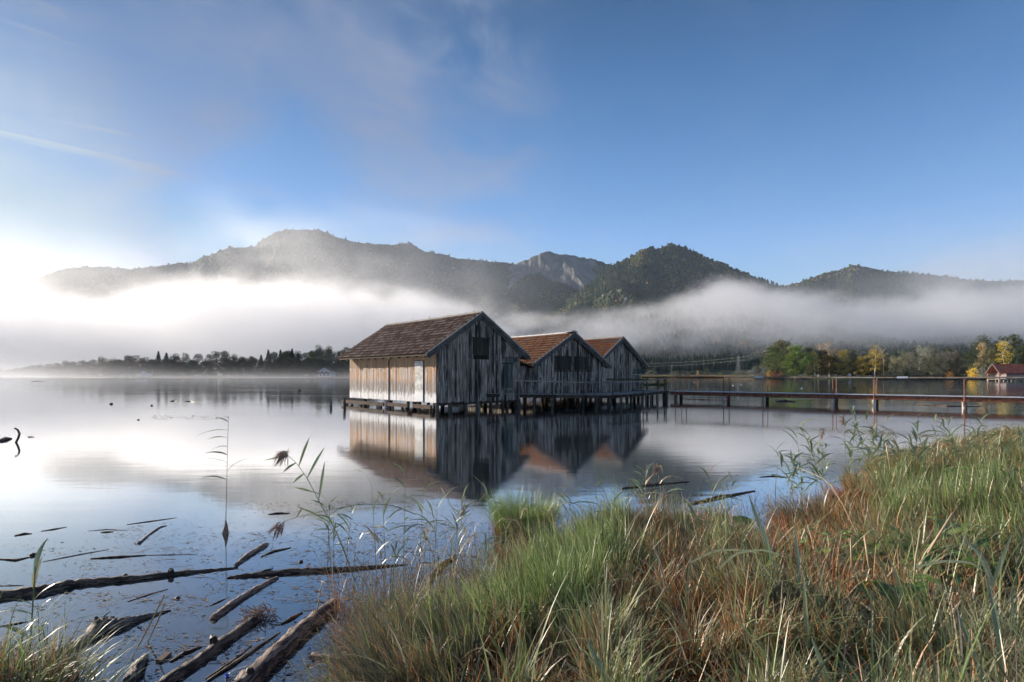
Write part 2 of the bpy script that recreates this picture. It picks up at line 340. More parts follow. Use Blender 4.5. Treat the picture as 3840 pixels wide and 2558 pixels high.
scatter_wood('forest', f5, 16000, 12, 2, 'forest over the low foothills under the fog bank', .05)
scatter_wood('forest', f2b, 7000, 15, 4, 'wood on the dark knoll below the rocky peak', .1)
scatter_wood('forest', f2, 5000, 15, 6, 'dark wood on the lower flanks of the rocky peak', .05, .62)
scatter_wood('forest', f1, 9000, 17, 5, 'dim forest on the flank of the long hazy massif', .35, 1.01)
scatter_wood('forest', f4, 6000, 16, 3, 'forest on the hazy rounded hill at the right', .45)

# ------------------------------------------------------------------ haze and the fog bank
def volume_box(name, x0, x1, y0, y1, z0, z1, mat, label):
    m = MB(); m.box(x0, x1, y0, y1, z0, z1); o = m.build(name, mat); return tag(o, label, name.replace('_', ' '), kind='stuff')
t = MT('haze'); t.N.remove(t.p); v = t.n('ShaderNodeVolumePrincipled'); v.inputs['Density'].default_value = .00003
v.inputs['Color'].default_value = (.62, .78, 1, 1); v.inputs['Anisotropy'].default_value = .05; t.L.new(v.outputs[0], t.out.inputs['Volume'])
volume_box('haze', -6500, 6500, -80, 6200, -6, 1500, t.m, 'thin bluish morning haze over the lake and valley')
def fog_material():
    t = MT('fog'); t.N.remove(t.p); v = t.n('ShaderNodeVolumePrincipled')
    P = t.wcoord(); x, y, z = t.sep(P)
    u = t.math('DIVIDE', x, y)
    big = t.noise(t.wcoord((1, 1, 2.2)), .0022, 3, .5, .4); med = t.noise(t.wcoord((1, 1, 1.6)), .0065, 4, .6, .6)
    # top and bottom heights of the bank vary along the valley (metres)
    def curve(pts):
        n = t.n('ShaderNodeFloatCurve'); c = n.mapping.curves[0]
        n.mapping.use_clip = False
        for i, (a, b) in enumerate(pts):
            if i < 2: c.points[i].location = (a, b)
            else: c.points.new(a, b)
        n.mapping.update(); t.L.new(t.math('MULTIPLY_ADD', u, .5, .5), n.inputs['Value']); return n.outputs[0]
    top = t.math('MULTIPLY', curve(TOP), t.math('MULTIPLY', y, .3333)); bot = t.math('MULTIPLY', curve(BOT), t.math('MULTIPLY', y, .3333))
    top = t.math('ADD', top, t.math('MULTIPLY', t.math('SUBTRACT', big, .5), 190.))
    top = t.math('ADD', top, t.math('MULTIPLY', t.math('SUBTRACT', med, .5), 140.))
    fin = t.noise(t.wcoord((1, 1, 1.4)), .019, 4, .6, .5); top = t.math('ADD', top, t.math('MULTIPLY', t.math('SUBTRACT', fin, .5), 60.))
    zz = t.math('SUBTRACT', top, z)
    a = t.ss(zz, -25, 50); b = t.ss(t.math('SUBTRACT', z, bot), -25, 45)
    # drifting wisps above the bank on the sunny side
    wis = t.math('MULTIPLY', t.ss(t.math('ADD', big, t.math('MULTIPLY', med, .5)), .60, .90), t.ss(zz, -230, -10))
    wis = t.math('MULTIPLY', wis, t.math('ADD', t.math('MULTIPLY', t.ss(u, .15, -.2, .02, .22), t.ss(u, -.90, -.62, .8, .8)), t.math('ADD', t.ss(u, .40, .8, 0, .22), t.math('MULTIPLY', t.ss(u, -.75, -.5, 0, .13), t.ss(u, .0, -.3)))))
    d = t.math('ADD', t.math('MULTIPLY', t.math('MULTIPLY', a, b), t.ss(t.math('ADD', t.math('MULTIPLY', med, .5), t.math('MULTIPLY', fin, .5)), .36, .64, .25, 1.7)), t.math('MULTIPLY', wis, b))
    t.L.new(t.math('MULTIPLY', d, .0029), v.inputs['Density'])
    v.inputs['Color'].default_value = (.97, .98, 1, 1); v.inputs['Anisotropy'].default_value = .40
    t.L.new(v.outputs[0], t.out.inputs['Volume'])
    t.m.cycles.volume_step_rate = .5 if hasattr(t.m.cycles, 'volume_step_rate') else 1
    return t.m
FD = 1500.
def uu(px): return ((px - CX) / F) * .5 + .5
def hh(py, d=FD): return max(0, ((HY - py) / F * d + EYE)) / 500.
TOP = [(uu(a), hh(b)) for a, b in [(-300, 1070), (0, 1090), (120, 1110), (300, 1135), (520, 1110), (760, 1045), (1000, 1055), (1300, 1085), (1600, 1125), (1780, 1165), (1950, 1200), (2200, 1195), (2450, 1165), (2620, 1105), (2750, 1075), (2900, 1105), (3300, 1150), (3600, 1120), (3900, 1110), (4300, 1110)]]
BOT = [(uu(a), hh(b)) for a, b in [(-300, 1430), (1300, 1430), (1900, 1400), (2300, 1370), (2600, 1345), (2900, 1325), (3300, 1300), (3840, 1280), (4300, 1280)]]
volume_box('fog_bank', -1950, 2300, 1050, 2050, .5, 560, fog_material(), 'bank of white morning fog lying across the foot of the mountains')

def lake_mist():
    t = MT('mist'); t.N.remove(t.p); v = t.n('ShaderNodeVolumePrincipled'); P = t.wcoord(); x, y, z = t.sep(P); u = t.math('DIVIDE', x, y)
    left = t.ss(u, -.55, -.95); n = t.noise(t.wcoord((1, 1, 3)), .012, 3, .5)
    hgt = t.math('ADD', t.math('MULTIPLY', left, 6.), 2.6); d = t.math('EXPONENT', t.math('MULTIPLY', t.math('DIVIDE', z, hgt), -1.))
    edge = t.math('MULTIPLY', t.ss(z, 34, 20), t.math('MULTIPLY', t.ss(u, .02, -.25), t.ss(y, 200, 330)))
    d = t.math('MULTIPLY', t.math('MULTIPLY', d, t.ss(n, .3, .65, .4, 1.3)), edge); t.L.new(t.math('MULTIPLY', d, .0030), v.inputs['Density'])
    v.inputs['Color'].default_value = (.95, .97, 1, 1); v.inputs['Anisotropy'].default_value = .15; t.L.new(v.outputs[0], t.out.inputs['Volume']); t.m.cycles.volume_step_rate = .35; return t.m
volume_box('lake_mist', -1050, 20, 200, 1040, .3, 35, lake_mist(), 'low white mist drifting on the water along the left shore')
# ------------------------------------------------------------------ far shore
def land_mat():
    t = MT('far_land'); p = t.wcoord(); n = t.noise(p, .06, 5, .6); n2 = t.noise(p, .9, 4, .6)
    c = t.mix(t.ss(n, .4, .62), (.055, .085, .025), (.11, .095, .045)); t.col(t.mix(t.ss(n2, .3, .8), c, (.05, .055, .025))); return t.m
shore = [(-700, 2600), (-200, 1400), (0, 1050), (200, 640), (420, 500), (700, 470), (1000, 455), (1300, 455), (1600, 480), (2000, 540), (2300, 500), (2450, 440), (2700, 400), (2850, 345), (3000, 318), (3300, 305), (3600, 300), (3900, 290), (4300, 300)]
def shore_d(px): a = np.array(shore, float); return float(np.interp(px, a[:, 0], a[:, 1]))
V = []; Fc = []
for i, (px, d) in enumerate(shore):
    for k, (dd, z) in enumerate([(0, -.3), (1.5, .5), (14, 1.0), (60, 1.6), (260, 3.0), (900, 6)]): r = d + dd; V.append(((px - CX) / F * r, r, z))
for i in range(len(shore) - 1):
    for k in range(5): a = i * 6 + k; Fc.append((a, a + 6, a + 7, a + 1))
tag(link('far_shore', np_mesh('far_shore', V, Fc, land_mat())), kind='structure')

# ------------------------------------------------------------------ trees
def crown_mat():
    t = MT('foliage'); oi = t.n('ShaderNodeObjectInfo'); n = t.attr('tint')
    hsv = t.n('ShaderNodeHueSaturation'); t.L.new(oi.outputs['Color'], hsv.inputs['Color'])
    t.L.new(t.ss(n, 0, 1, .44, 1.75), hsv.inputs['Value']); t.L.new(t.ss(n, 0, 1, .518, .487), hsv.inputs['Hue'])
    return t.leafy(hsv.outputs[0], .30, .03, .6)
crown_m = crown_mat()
t = MT('bark'); t.col(t.mix(t.ss(t.noise(t.coord(scale=(3, 3, 30)), 1, 3), .35, .65), (.06, .048, .036), (.14, .12, .10))); bark_m = t.m
t = MT('birch_bark'); t.col(t.mix(t.ss(t.noise(t.coord(scale=(2, 2, 24)), 1, 4), .56, .64), (.72, .69, .62), (.10, .09, .08))); birch_m = t.m
def leaves(cent, size, rs, tint, flat=0.):
    n = len(cent); nrm = rs.normal(size=(n, 3)); nrm[:, 2] += flat; nrm /= np.linalg.norm(nrm, axis=1)[:, None]
    a = np.cross(nrm, rs.normal(size=(n, 3))); a /= np.linalg.norm(a, axis=1)[:, None]; b = np.cross(nrm, a)
    sz = (size * rs.uniform(.5, 1.4, n))[:, None]
    v = np.stack([cent - a * sz * .6, cent - b * sz * .45 + nrm * sz * .15, cent + a * sz, cent + b * sz * .45 - nrm * sz * .1], 1)
    return v.reshape(-1, 3), np.arange(n * 4).reshape(-1, 4), np.repeat(tint, 4)
def make_crown(kind, seed):
    rs = np.random.RandomState(seed); P = []; Tn = []
    if kind == 'spruce':
        n = 2600; z = rs.uniform(0, 1, n) ** 1.25; layer = .5 + .5 * np.cos(z * 46 + rs.uniform(-.5, .5, n)); r = (1 - z) * (.17 + .08 * layer) * rs.uniform(.45, 1.08, n) + .006
        ang = rs.uniform(0, 2 * np.pi, n); lob = 1 + .3 * np.sin(ang * 3 + z * 9) + .16 * np.sin(ang * 7 + z * 21); r = r * lob
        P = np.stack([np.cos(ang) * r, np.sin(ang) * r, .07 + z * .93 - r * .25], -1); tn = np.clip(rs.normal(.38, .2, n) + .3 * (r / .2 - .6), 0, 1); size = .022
        return leaves(P, size, rs, tn, .4)
    cfg = dict(broad=(22, .39, .125, .52, 210, .020, .16, .98), birch=(17, .17, .07, .5, 120, .0135, .26, 1.0), willow=(24, .62, .13, .45, 240, .017, .04, .86), bush=(12, .55, .2, .45, 170, .03, .0, .85), bare=(18, .24, .08, .5, 60, .011, .3, 1.0), tall=(16, .23, .10, .5, 190, .017, .14, .98))[kind]
    nb, rad, br, cz, per, size, zlo, zhi = cfg
    for i in range(nb):
        h = (i + .5) / nb; hz = zlo + (zhi - zlo) * h
        env = {'broad': math.sin(math.pi * min(1, h * .8 + .2)) ** .6, 'birch': math.sin(math.pi * (h * .86 + .1)) ** .8, 'willow': math.cos(h * 1.35) ** .6, 'bush': math.cos(h * 1.3) ** .7, 'bare': math.sin(math.pi * (h * .8 + .15)), 'tall': math.sin(math.pi * (h * .85 + .13)) ** .55}[kind]
        a = i * 2.4 + rs.uniform(-.5, .5); rr = rad * env * rs.uniform(.35, .95) * (1 if kind != 'broad' or h < .9 else .5)
        c = np.array([math.cos(a) * rr, math.sin(a) * rr, hz + rs.uniform(-.04, .04)]); b = br * rs.uniform(.7, 1.4)
        k = int(per * (b / br) ** 1.6); dr = rs.normal(size=(k, 3)); dr /= np.linalg.norm(dr, axis=1)[:, None]
        q = c + dr * (b * rs.uniform(.35, 1.12, k) ** .55)[:, None] * np.array([1, 1, .78]) * (1 + .22 * np.sin(dr[:, :1] * 9 + i) * np.sin(dr[:, 2:] * 8))
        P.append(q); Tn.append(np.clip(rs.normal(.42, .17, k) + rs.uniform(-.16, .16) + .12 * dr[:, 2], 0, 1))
    P = np.concatenate(P); P = P[P[:, 2] > .0]; Tn = np.concatenate(Tn)[:len(P)]
    return leaves(P, size, rs, Tn)
def make_trunk(kind, seed):
    r = random.Random(seed); m = MB(); top = dict(broad=.78, birch=.95, willow=.55, bush=.3, bare=.9, tall=.85, spruce=.97)[kind]; w = dict(broad=.02, birch=.011, willow=.022, bush=.012, bare=.011, tall=.016, spruce=.013)[kind]
    pts = [Vector((r.uniform(-.008, .008) * i, r.uniform(-.008, .008) * i, top * i / 6)) for i in range(7)]; m.tube(pts, [w * (1 - .85 * i / 6) for i in range(7)], 6, .5)
    if kind != 'spruce':
        sp = dict(broad=.3, birch=.14, willow=.42, bush=.4, bare=.2, tall=.18)[kind]
        for k in range(11):
            i = r.randint(1, 5) if kind in ('willow', 'bush') else r.randint(2, 5); p = pts[i].lerp(pts[min(6, i + 1)], r.random()); a = r.uniform(0, 6.28); l = sp * r.uniform(.6, 1)
            e = p + Vector((math.cos(a) * l, math.sin(a) * l, l * r.uniform(.6, 1.3))); md = p.lerp(e, .5) + Vector((0, 0, -.02)); m.tube([p, md, e], [w * .42, w * .28, w * .08], 4, .5)
    return m
protos = {}
for kind, ns in (('broad', 4), ('birch', 3), ('willow', 3), ('bush', 3), ('bare', 2), ('tall', 3), ('spruce', 3)):
    for k in range(ns):
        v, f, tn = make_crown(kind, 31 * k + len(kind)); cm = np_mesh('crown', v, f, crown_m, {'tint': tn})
        tb = make_trunk(kind, k); tm = bpy.data.meshes.new('trunk'); tm.from_pydata(tb.v, [], tb.f); tm.update(); tm.materials.append(birch_m if kind in ('birch', 'bare') else bark_m)
        protos[kind, k] = (cm, tm)
trs = random.Random(77)
def tree(kind, px, ytop, wpx, d, color, name, label, group=None, cat='tree', var=None, base_z=.8):
    x = (px - CX) / F * d; h = (HY - ytop) / F * d + EYE - base_z; wd = {'broad': .9, 'birch': .44, 'willow': 1.35, 'bush': 1.3, 'bare': .6, 'tall': .62, 'spruce': .46}[kind]
    wide = (wpx / F * d) / (wd * h) if wpx else trs.uniform(1.1, 1.45)
    n = {'broad': 4, 'birch': 3, 'willow': 3, 'bush': 3, 'bare': 2, 'tall': 3, 'spruce': 3}[kind]; cm, tm = protos[kind, trs.randrange(n) if var is None else var]
    o = empty(name, (x, d, base_z), trs.uniform(0, 6.28), label=label, cat=cat, group=group); o.scale = (h * wide, h * wide, h)
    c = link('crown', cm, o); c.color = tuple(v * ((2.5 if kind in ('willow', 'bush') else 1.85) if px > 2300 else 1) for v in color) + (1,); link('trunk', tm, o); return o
GREY = (.085, .082, .062)
# right shore, tree by tree
for a in [
 ('broad', 2932, 1277, 150, 352, (.075, .070, .036), 'broadleaf_tree', 'olive brown rounded tree rising behind the two green trees beside the pylon'),
 ('broad', 2903, 1303, 105, 338, (.060, .085, .022), 'broadleaf_tree', 'mid green leafy tree at the left edge of the right shore trees'),
 ('broad', 2987, 1297, 140, 330, (.105, .150, .030), 'broadleaf_tree', 'bright yellow green full tree reaching down to the reeds'),
 ('tall', 3034, 1302, 70, 345, (.035, .045, .018), 'broadleaf_tree', 'dark tree between the bright green tree and the orange topped trees'),
 ('bush', 2846, 1368, 95, 336, (.085, .085, .070), 'shrub', 'grey bare willow shrub in front of the power pylon'),
 ('bush', 2806, 1384, 70, 350, (.070, .075, .060), 'shrub', 'low grey shrub at the end of the orange reed belt'),
 ('bush', 2883, 1387, 30, 332, (.34, .19, .05), 'shrub', 'small golden orange bush below the left green tree'),
 ('bush', 2903, 1388, 36, 331, (.20, .065, .025), 'shrub', 'rust red bush at the foot of the green trees'),
 ('bush', 2928, 1391, 36, 331, (.17, .085, .03), 'shrub', 'brown orange bush beside the rust red one'),
 ('birch', 3056, 1327, 55, 326, (.26, .19, .045), 'birch_tree', 'slim golden cone shaped tree right of the bright green tree'),
 ('bush', 3032, 1358, 60, 325, (.13, .115, .05), 'shrub', 'pale olive shrub at the foot of the golden cone shaped tree'),
 ('bare', 3068, 1291, 70, 350, (.34, .20, .075), 'broadleaf_tree', 'thin tree with a pale orange top, left of a pair'),
 ('bare', 3110, 1283, 80, 352, (.36, .20, .070), 'broadleaf_tree', 'taller thin tree with a bright orange top, right of a pair'),
 ('broad', 3083, 1318, 100, 345, (.030, .036, .016), 'broadleaf_tree', 'very dark tree under the two orange tops'),
 ('tall', 3104, 1331, 85, 325, (.110, .075, .022), 'broadleaf_tree', 'dark orange green tree behind the lawn'),
 ('tall', 3160, 1314, 66, 322, (.19, .15, .035), 'birch_tree', 'yellow green birch with a thin trunk on the lawn'),
 ('tall', 3192, 1311, 62, 350, (.030, .036, .020), 'pine_tree', 'dark pine behind the yellow green birch'),
 ('broad', 3139, 1345, 90, 352, (.026, .030, .015), 'broadleaf_tree', 'dark understorey tree behind the lawn birches'),
 ('broad', 3228, 1342, 62, 328, (.26, .19, .03), 'broadleaf_tree', 'small round bright yellow tree at the far side of the lawn'),
 ('broad', 3205, 1347, 55, 333, (.095, .085, .035), 'broadleaf_tree', 'small dull olive tree left of the round yellow one'),
 ('broad', 3255, 1338, 80, 360, (.034, .034, .018), 'broadleaf_tree', 'dark tree filling the gap behind the white stemmed birches'),
 ('birch', 3281, 1303, 70, 318, (.27, .20, .045), 'birch_tree', 'yellow birch with a bright white stem at the water edge of the lawn'),
 ('bare', 3313, 1306, 52, 320, (.19, .15, .075), 'birch_tree', 'nearly bare birch with a straight white stem left of the grey willows'),
 ('broad', 3312, 1350, 66, 330, (.13, .085, .025), 'broadleaf_tree', 'brown orange low tree behind the two white stems'),
 ('willow', 3362, 1325, 100, 305, (.120, .112, .062), 'willow_tree', 'pale olive willow, lowest and leftmost of the grey willows'),
 ('willow', 3400, 1309, 110, 308, (.110, .105, .068), 'willow_tree', 'rounded grey willow, second from the left'),
 ('willow', 3460, 1281, 130, 318, (.130, .130, .098), 'willow_tree', 'tallest silvery willow in the middle of the willow group'),
 ('willow', 3505, 1290, 120, 316, (.115, .115, .085), 'willow_tree', 'silvery willow just right of the tallest one'),
 ('willow', 3482, 1330, 120, 302, (.085, .080, .042), 'willow_tree', 'low dark olive willow in front of the silvery ones'),
 ('willow', 3545, 1306, 90, 308, (.095, .095, .066), 'willow_tree', 'grey willow at the right end of the willow group'),
 ('broad', 3552, 1302, 55, 350, (.04, .045, .03), 'broadleaf_tree', 'small dark tree showing over the right end of the willows'),
 ('broad', 3585, 1316, 85, 330, (.095, .082, .060), 'broadleaf_tree', 'brownish grey tree right of the willows'),
 ('broad', 3583, 1345, 80, 305, (.040, .040, .022), 'broadleaf_tree', 'dark spreading tree above the small orange bush'),
 ('tall', 3634, 1318, 56, 320, (.032, .052, .020), 'broadleaf_tree', 'dark green narrow tree left of the tall round crowned trees'),
 ('broad', 3685, 1272, 95, 330, (.045, .055, .026), 'broadleaf_tree', 'tall dark green tree behind the thin gold birch'),
 ('birch', 3683, 1285, 56, 300, (.24, .165, .06), 'birch_tree', 'tall thin gold birch with a forked white stem left of the red roof'),
 ('broad', 3795, 1258, 160, 335, (.050, .062, .028), 'broadleaf_tree', 'largest dark green round crowned tree above the red roof'),
 ('broad', 3735, 1283, 70, 340, (.034, .044, .020), 'broadleaf_tree', 'dark tree between the two tall round crowns'),
 ('birch', 3763, 1281, 68, 290, (.33, .24, .035), 'birch_tree', 'bright yellow birch with white branches above the red roof'),
 ('broad', 3719, 1319, 66, 295, (.085, .080, .032), 'broadleaf_tree', 'olive rounded tree between the gold birch and the yellow birch'),
 ('bush', 3648, 1376, 56, 282, (.36, .25, .03), 'shrub', 'vivid yellow bush at the waterside left of the red roofed boathouse'),
 ('bush', 3662, 1350, 66, 290, (.15, .12, .05), 'shrub', 'tawny tall shrub behind the vivid yellow bush'),
 ('bush', 3561, 1390, 36, 292, (.32, .15, .035), 'shrub', 'small orange bush under the dark spreading tree'),
 ('bush', 3698, 1368, 70, 272, (.095, .095, .072), 'shrub', 'grey leafless shrub beside the red roofed boathouse'),
 ('spruce', 3818, 1343, 40, 268, (.05, .085, .045), 'spruce_tree', 'small fresh green spruce right behind the red roof'),
 ('broad', 3880, 1275, 140, 330, (.045, .055, .026), 'broadleaf_tree', 'dark tree at the right edge behind the boathouse'),
 ('bare', 2519, 1367, 16, 430, (.08, .07, .05), 'birch_tree', 'slender pale leafless birch beyond the end of the third boathouse'),
 ('bush', 2439, 1385, 60, 425, (.075, .075, .05), 'shrub', 'dull brown bush just right of the third boathouse'),
 ('bush', 2533, 1389, 55, 418, (.060, .065, .042), 'shrub', 'dark bush under the slender pale birch'),
 ('spruce', 2546, 1384, 24, 428, (.035, .05, .03), 'spruce_tree', 'little dark spruce beside the slender pale birch'),
 ('bush', 2575, 1392, 45, 415, (.058, .060, .040), 'shrub', 'low dark shrub behind the reeds in the middle'),
 ('tall', 2616, 1389, 16, 420, (.27, .17, .07), 'broadleaf_tree', 'tiny orange tree standing alone behind the reed belt'),
 ('tall', 2650, 1377, 26, 440, (.045, .055, .028), 'broadleaf_tree', 'small green tree in the haze right of the tiny orange tree'),
 ('bush', 2700, 1395, 24, 410, (.05, .065, .035), 'shrub', 'small round dark green shrub above the orange reeds'),
 ('bush', 2765, 1391, 60, 420, (.06, .068, .045), 'shrub', 'low grey green shrub below the lattice pylon'),
]:
    kind, px, yt, wp, d, colr, nm, lab = a
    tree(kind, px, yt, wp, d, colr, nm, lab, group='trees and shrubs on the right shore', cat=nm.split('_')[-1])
for i in range(15):
    px = 2900 + i * 67 + trs.uniform(-14, 14)
    tree('broad', px, np.interp(px, [2880, 3200, 3300, 3560, 3700, 3900], [1325, 1346, 1352, 1335, 1322, 1315]) + trs.uniform(-8, 8), 92, shore_d(px) + trs.uniform(55, 80), trs.choice([(.022, .026, .013), (.036, .034, .016), (.030, .022, .010)]), 'broadleaf_tree', 'dark tree filling the background between the brighter right shore trees', group='dark background trees on the right shore')
# left shore: a wood whose skyline was measured tree by tree
LC = [(594, 1318, 's'), (624, 1323, 's'), (1006, 1313, 's'), (979, 1331, 's'), (1052, 1313, 's'), (1095, 1309, 's'), (1119, 1325, 's'), (1270, 1320, 's'),
      (480, 1338, 'b'), (503, 1334, 'b'), (540, 1341, 'b'), (660, 1335, 'b'), (698, 1326, 'b'), (744, 1328, 'b'), (786, 1330, 'b'), (811, 1319, 'b'), (843, 1317, 'b'), (879, 1337, 'b'),
      (910, 1340, 'b'), (943, 1338, 'b'), (1028, 1326, 'b'), (1075, 1322, 'b'), (1140, 1324, 'b'), (1165, 1318, 'b'), (1195, 1306, 'b'), (1232, 1311, 'b'), (1300, 1308, 'b'), (1340, 1312, 'b'), (1400, 1318, 'b'),
      (380, 1345, 'b'), (425, 1352, 'b'), (445, 1350, 'b'), (573, 1352, 'b'), (640, 1350, 'b'), (720, 1350, 'b'), (1100, 1345, 'b'), (1450, 1325, 'b'), (1255, 1325, 'b'), (1320, 1335, 's'),
      (345, 1350, 'b'), (310, 1353, 'b'), (275, 1357, 'b'), (245, 1359, 'b'), (213, 1363, 'b'), (180, 1366, 'b'), (150, 1369, 'b'), (120, 1373, 'b'), (92, 1377, 'b'), (62, 1380, 'b'), (34, 1384, 'b'), (8, 1388, 'b'), (-25, 1390, 'b'), (-60, 1391, 'b')]
names = {'s': ('spruce_tree', 'dark pointed spruce in the misty left shore wood'), 'b': ('broadleaf_tree', 'dark rounded tree in the misty left shore wood'), 'l': ('broadleaf_tree', 'low dark tree filling the foot of the left shore wood')}
special = {594: 'left of the two tall spruces that stand together on the left shore', 624: 'right of the two tall spruces that stand together on the left shore', 744: 'round crowned tree standing free between lower trees on the left shore', 843: 'tall broad crowned tree near the middle of the left shore', 1006: 'tall narrow spruce right of the middle of the left shore', 1270: 'spruce closest to the large boathouse on the left shore', 1195: 'high pale misty crown above the chalet on the left shore'}
ORD = ['first', 'second', 'third', 'fourth', 'fifth', 'sixth', 'seventh', 'eighth', 'ninth', 'tenth', 'eleventh', 'twelfth', 'thirteenth', 'fourteenth', 'fifteenth', 'sixteenth', 'seventeenth', 'eighteenth', 'nineteenth', 'twentieth'] + ['twenty-' + w for w in ('first', 'second', 'third', 'fourth', 'fifth', 'sixth', 'seventh', 'eighth', 'ninth')] + ['thirtieth'] + ['thirty-' + w for w in ('first', 'second', 'third', 'fourth', 'fifth', 'sixth', 'seventh', 'eighth', 'ninth')]
MARKS = [(609, 'the pair of tall spruces'), (843, 'the tall broad crowned tree'), (1006, 'the tall narrow spruce'), (1270, 'the spruce closest to the boathouse')]
plain = [q for q in LC if q[0] not in special]
def rel_label(px, k):
    mp, mn = min(MARKS, key=lambda m_: abs(m_[0] - px)); side = 'left' if px < mp else 'right'
    n = sum(1 for q in plain if q[2] == k and (q[0] < mp) == (px < mp) and min(MARKS, key=lambda m_: abs(m_[0] - q[0]))[0] == mp and abs(q[0] - mp) < abs(px - mp))
    return f"{'dark pointed spruce' if k == 's' else 'dark rounded tree'} on the left shore, {ORD[n]} {side} of {mn}"
for px, yt, k in LC:
    d = shore_d(px) + trs.uniform(8, 30); c = trs.uniform(.6, 1.2); base = (.040, .050, .026) if k == 's' else trs.choice([(.050, .055, .026), (.075, .062, .028), (.045, .055, .024), (.065, .058, .036)])
    kk = 'spruce' if k == 's' else trs.choice(['broad', 'broad', 'tall'])
    tree(kk, px, yt, 0 if k == 's' else (66 if kk == 'broad' else 46) * trs.uniform(.9, 1.3) * min(1, 520 / d), d, tuple(v * c for v in base), names[k][0], special.get(px) or rel_label(px, k), group=None if px in special else ('spruces of the left shore wood' if k == 's' else 'rounded trees of the left shore wood'), cat='tree', base_z=.5)
for i in range(9):
    px = 1085 + i * 38 + trs.uniform(-8, 8)
    tree('broad', px, 1318 + trs.uniform(-9, 10), 70, shore_d(px) + trs.uniform(45, 80), (.06, .066, .045), 'broadleaf_tree', f"pale misty rounded tree above the chalet roof, {ORD[i]} from the left", group='misty trees above the chalet')
for i in range(62):
    px = -40 + i * 25 + trs.uniform(-8, 8); sky_y = np.interp(px, [-60, 0, 300, 500, 1500], [1395, 1390, 1362, 1352, 1346]) + trs.uniform(-8, 10); d = shore_d(px) + trs.uniform(3, 9)
    tree(trs.choice(['broad', 'tall', 'broad']), px, sky_y, 62 * trs.uniform(.9, 1.3), d, trs.choice([(.035, .042, .020), (.055, .048, .024), (.040, .050, .024), (.075, .052, .024)]), 'broadleaf_tree', names['l'][1], group='low trees along the left shore', cat='tree', base_z=.4)

# reeds and scrub along the right shore (too many to count)
def shore_reeds(name, x0, x1, dfun, hgt, n, seed, stops, label, cat):
    rs = np.random.RandomState(seed); px = rs.uniform(x0, x1, n); d = np.array([dfun(p) for p in px]) + rs.uniform(-1, 9, n); X = (px - CX) / F * d
    h = hgt * rs.uniform(.55, 1.25, n) * (.8 + .4 * fbm(px / 22, px * 0, 3)); w = rs.uniform(.05, .14, n); a = rs.uniform(0, 3.14, n); z0 = .1 + np.clip(d - d.min(), 0, 1) * 0
    lx = rs.normal(0, .16, n) * h; b = np.stack([X, d, z0], -1); dx = np.stack([np.cos(a) * w, np.sin(a) * w, 0 * a], -1); tp = b + np.stack([lx, lx * .4, h], -1); md = b + np.stack([lx * .3, lx * .1, h * .6], -1)
    v = np.stack([b - dx, b + dx, md + dx * 1.3, md - dx * 1.3, tp + dx * .3, tp - dx * .3], 1).reshape(-1, 3); q = np.arange(n)[:, None] * 6
    f = np.concatenate([q + np.array([[0, 1, 2, 3]]), q + np.array([[3, 2, 4, 5]])]); t = MT(name); c = t.ramp(t.attr('tint'), stops)
    return tag(link(name, np_mesh(name, v, f, t.leafy(c, .3, .02, .6), {'tint': np.repeat(rs.rand(n), 6)})), label, cat, kind='stuff')
shore_reeds('reed_belt', 2330, 2840, shore_d, 1.9, 16000, 3, [(0, (.15, .10, .055)), (.5, (.27, .17, .085)), (1, (.38, .25, .13))], 'belt of tawny orange reeds along the far waterline right of the boathouses', 'reeds')
shore_reeds('shoreline_scrub', 3290, 3700, lambda p: shore_d(p) - 2, 1.8, 13000, 4, [(0, (.05, .055, .035)), (.5, (.09, .095, .06)), (1, (.17, .14, .08))], 'low grey green scrub along the waterline under the willows', 'scrub')
shore_reeds('shoreline_scrub', 2830, 3010, lambda p: shore_d(p) - 1, 1.7, 6000, 6, [(0, (.05, .055, .035)), (.5, (.10, .10, .07)), (1, (.16, .14, .09))], 'low grey scrub along the waterline under the green trees', 'scrub')
shore_reeds('shoreline_scrub', -80, 1500, lambda p: shore_d(p) - 1, 1.6, 16000, 7, [(0, (.04, .045, .03)), (.5, (.09, .075, .05)), (1, (.17, .12, .07))], 'dim bank of scrub and reed along the foot of the left shore wood', 'scrub')
# mown lawn by the water
V = []; 
for px in np.linspace(2985, 3330, 12): d = shore_d(px); V += [((px - CX) / F * (d + 1.6), d + 1.6, .56), ((px - CX) / F * (d + 30), d + 30, 1.45)]
t = MT('lawn'); t.col(t.mix(t.noise(t.wcoord(), .7, 3), (.075, .12, .025), (.12, .16, .04)))
tag(link('lawn', np_mesh('lawn', V, [(2 * i, 2 * i + 2, 2 * i + 3, 2 * i + 1) for i in range(11)], t.m)), kind='structure')

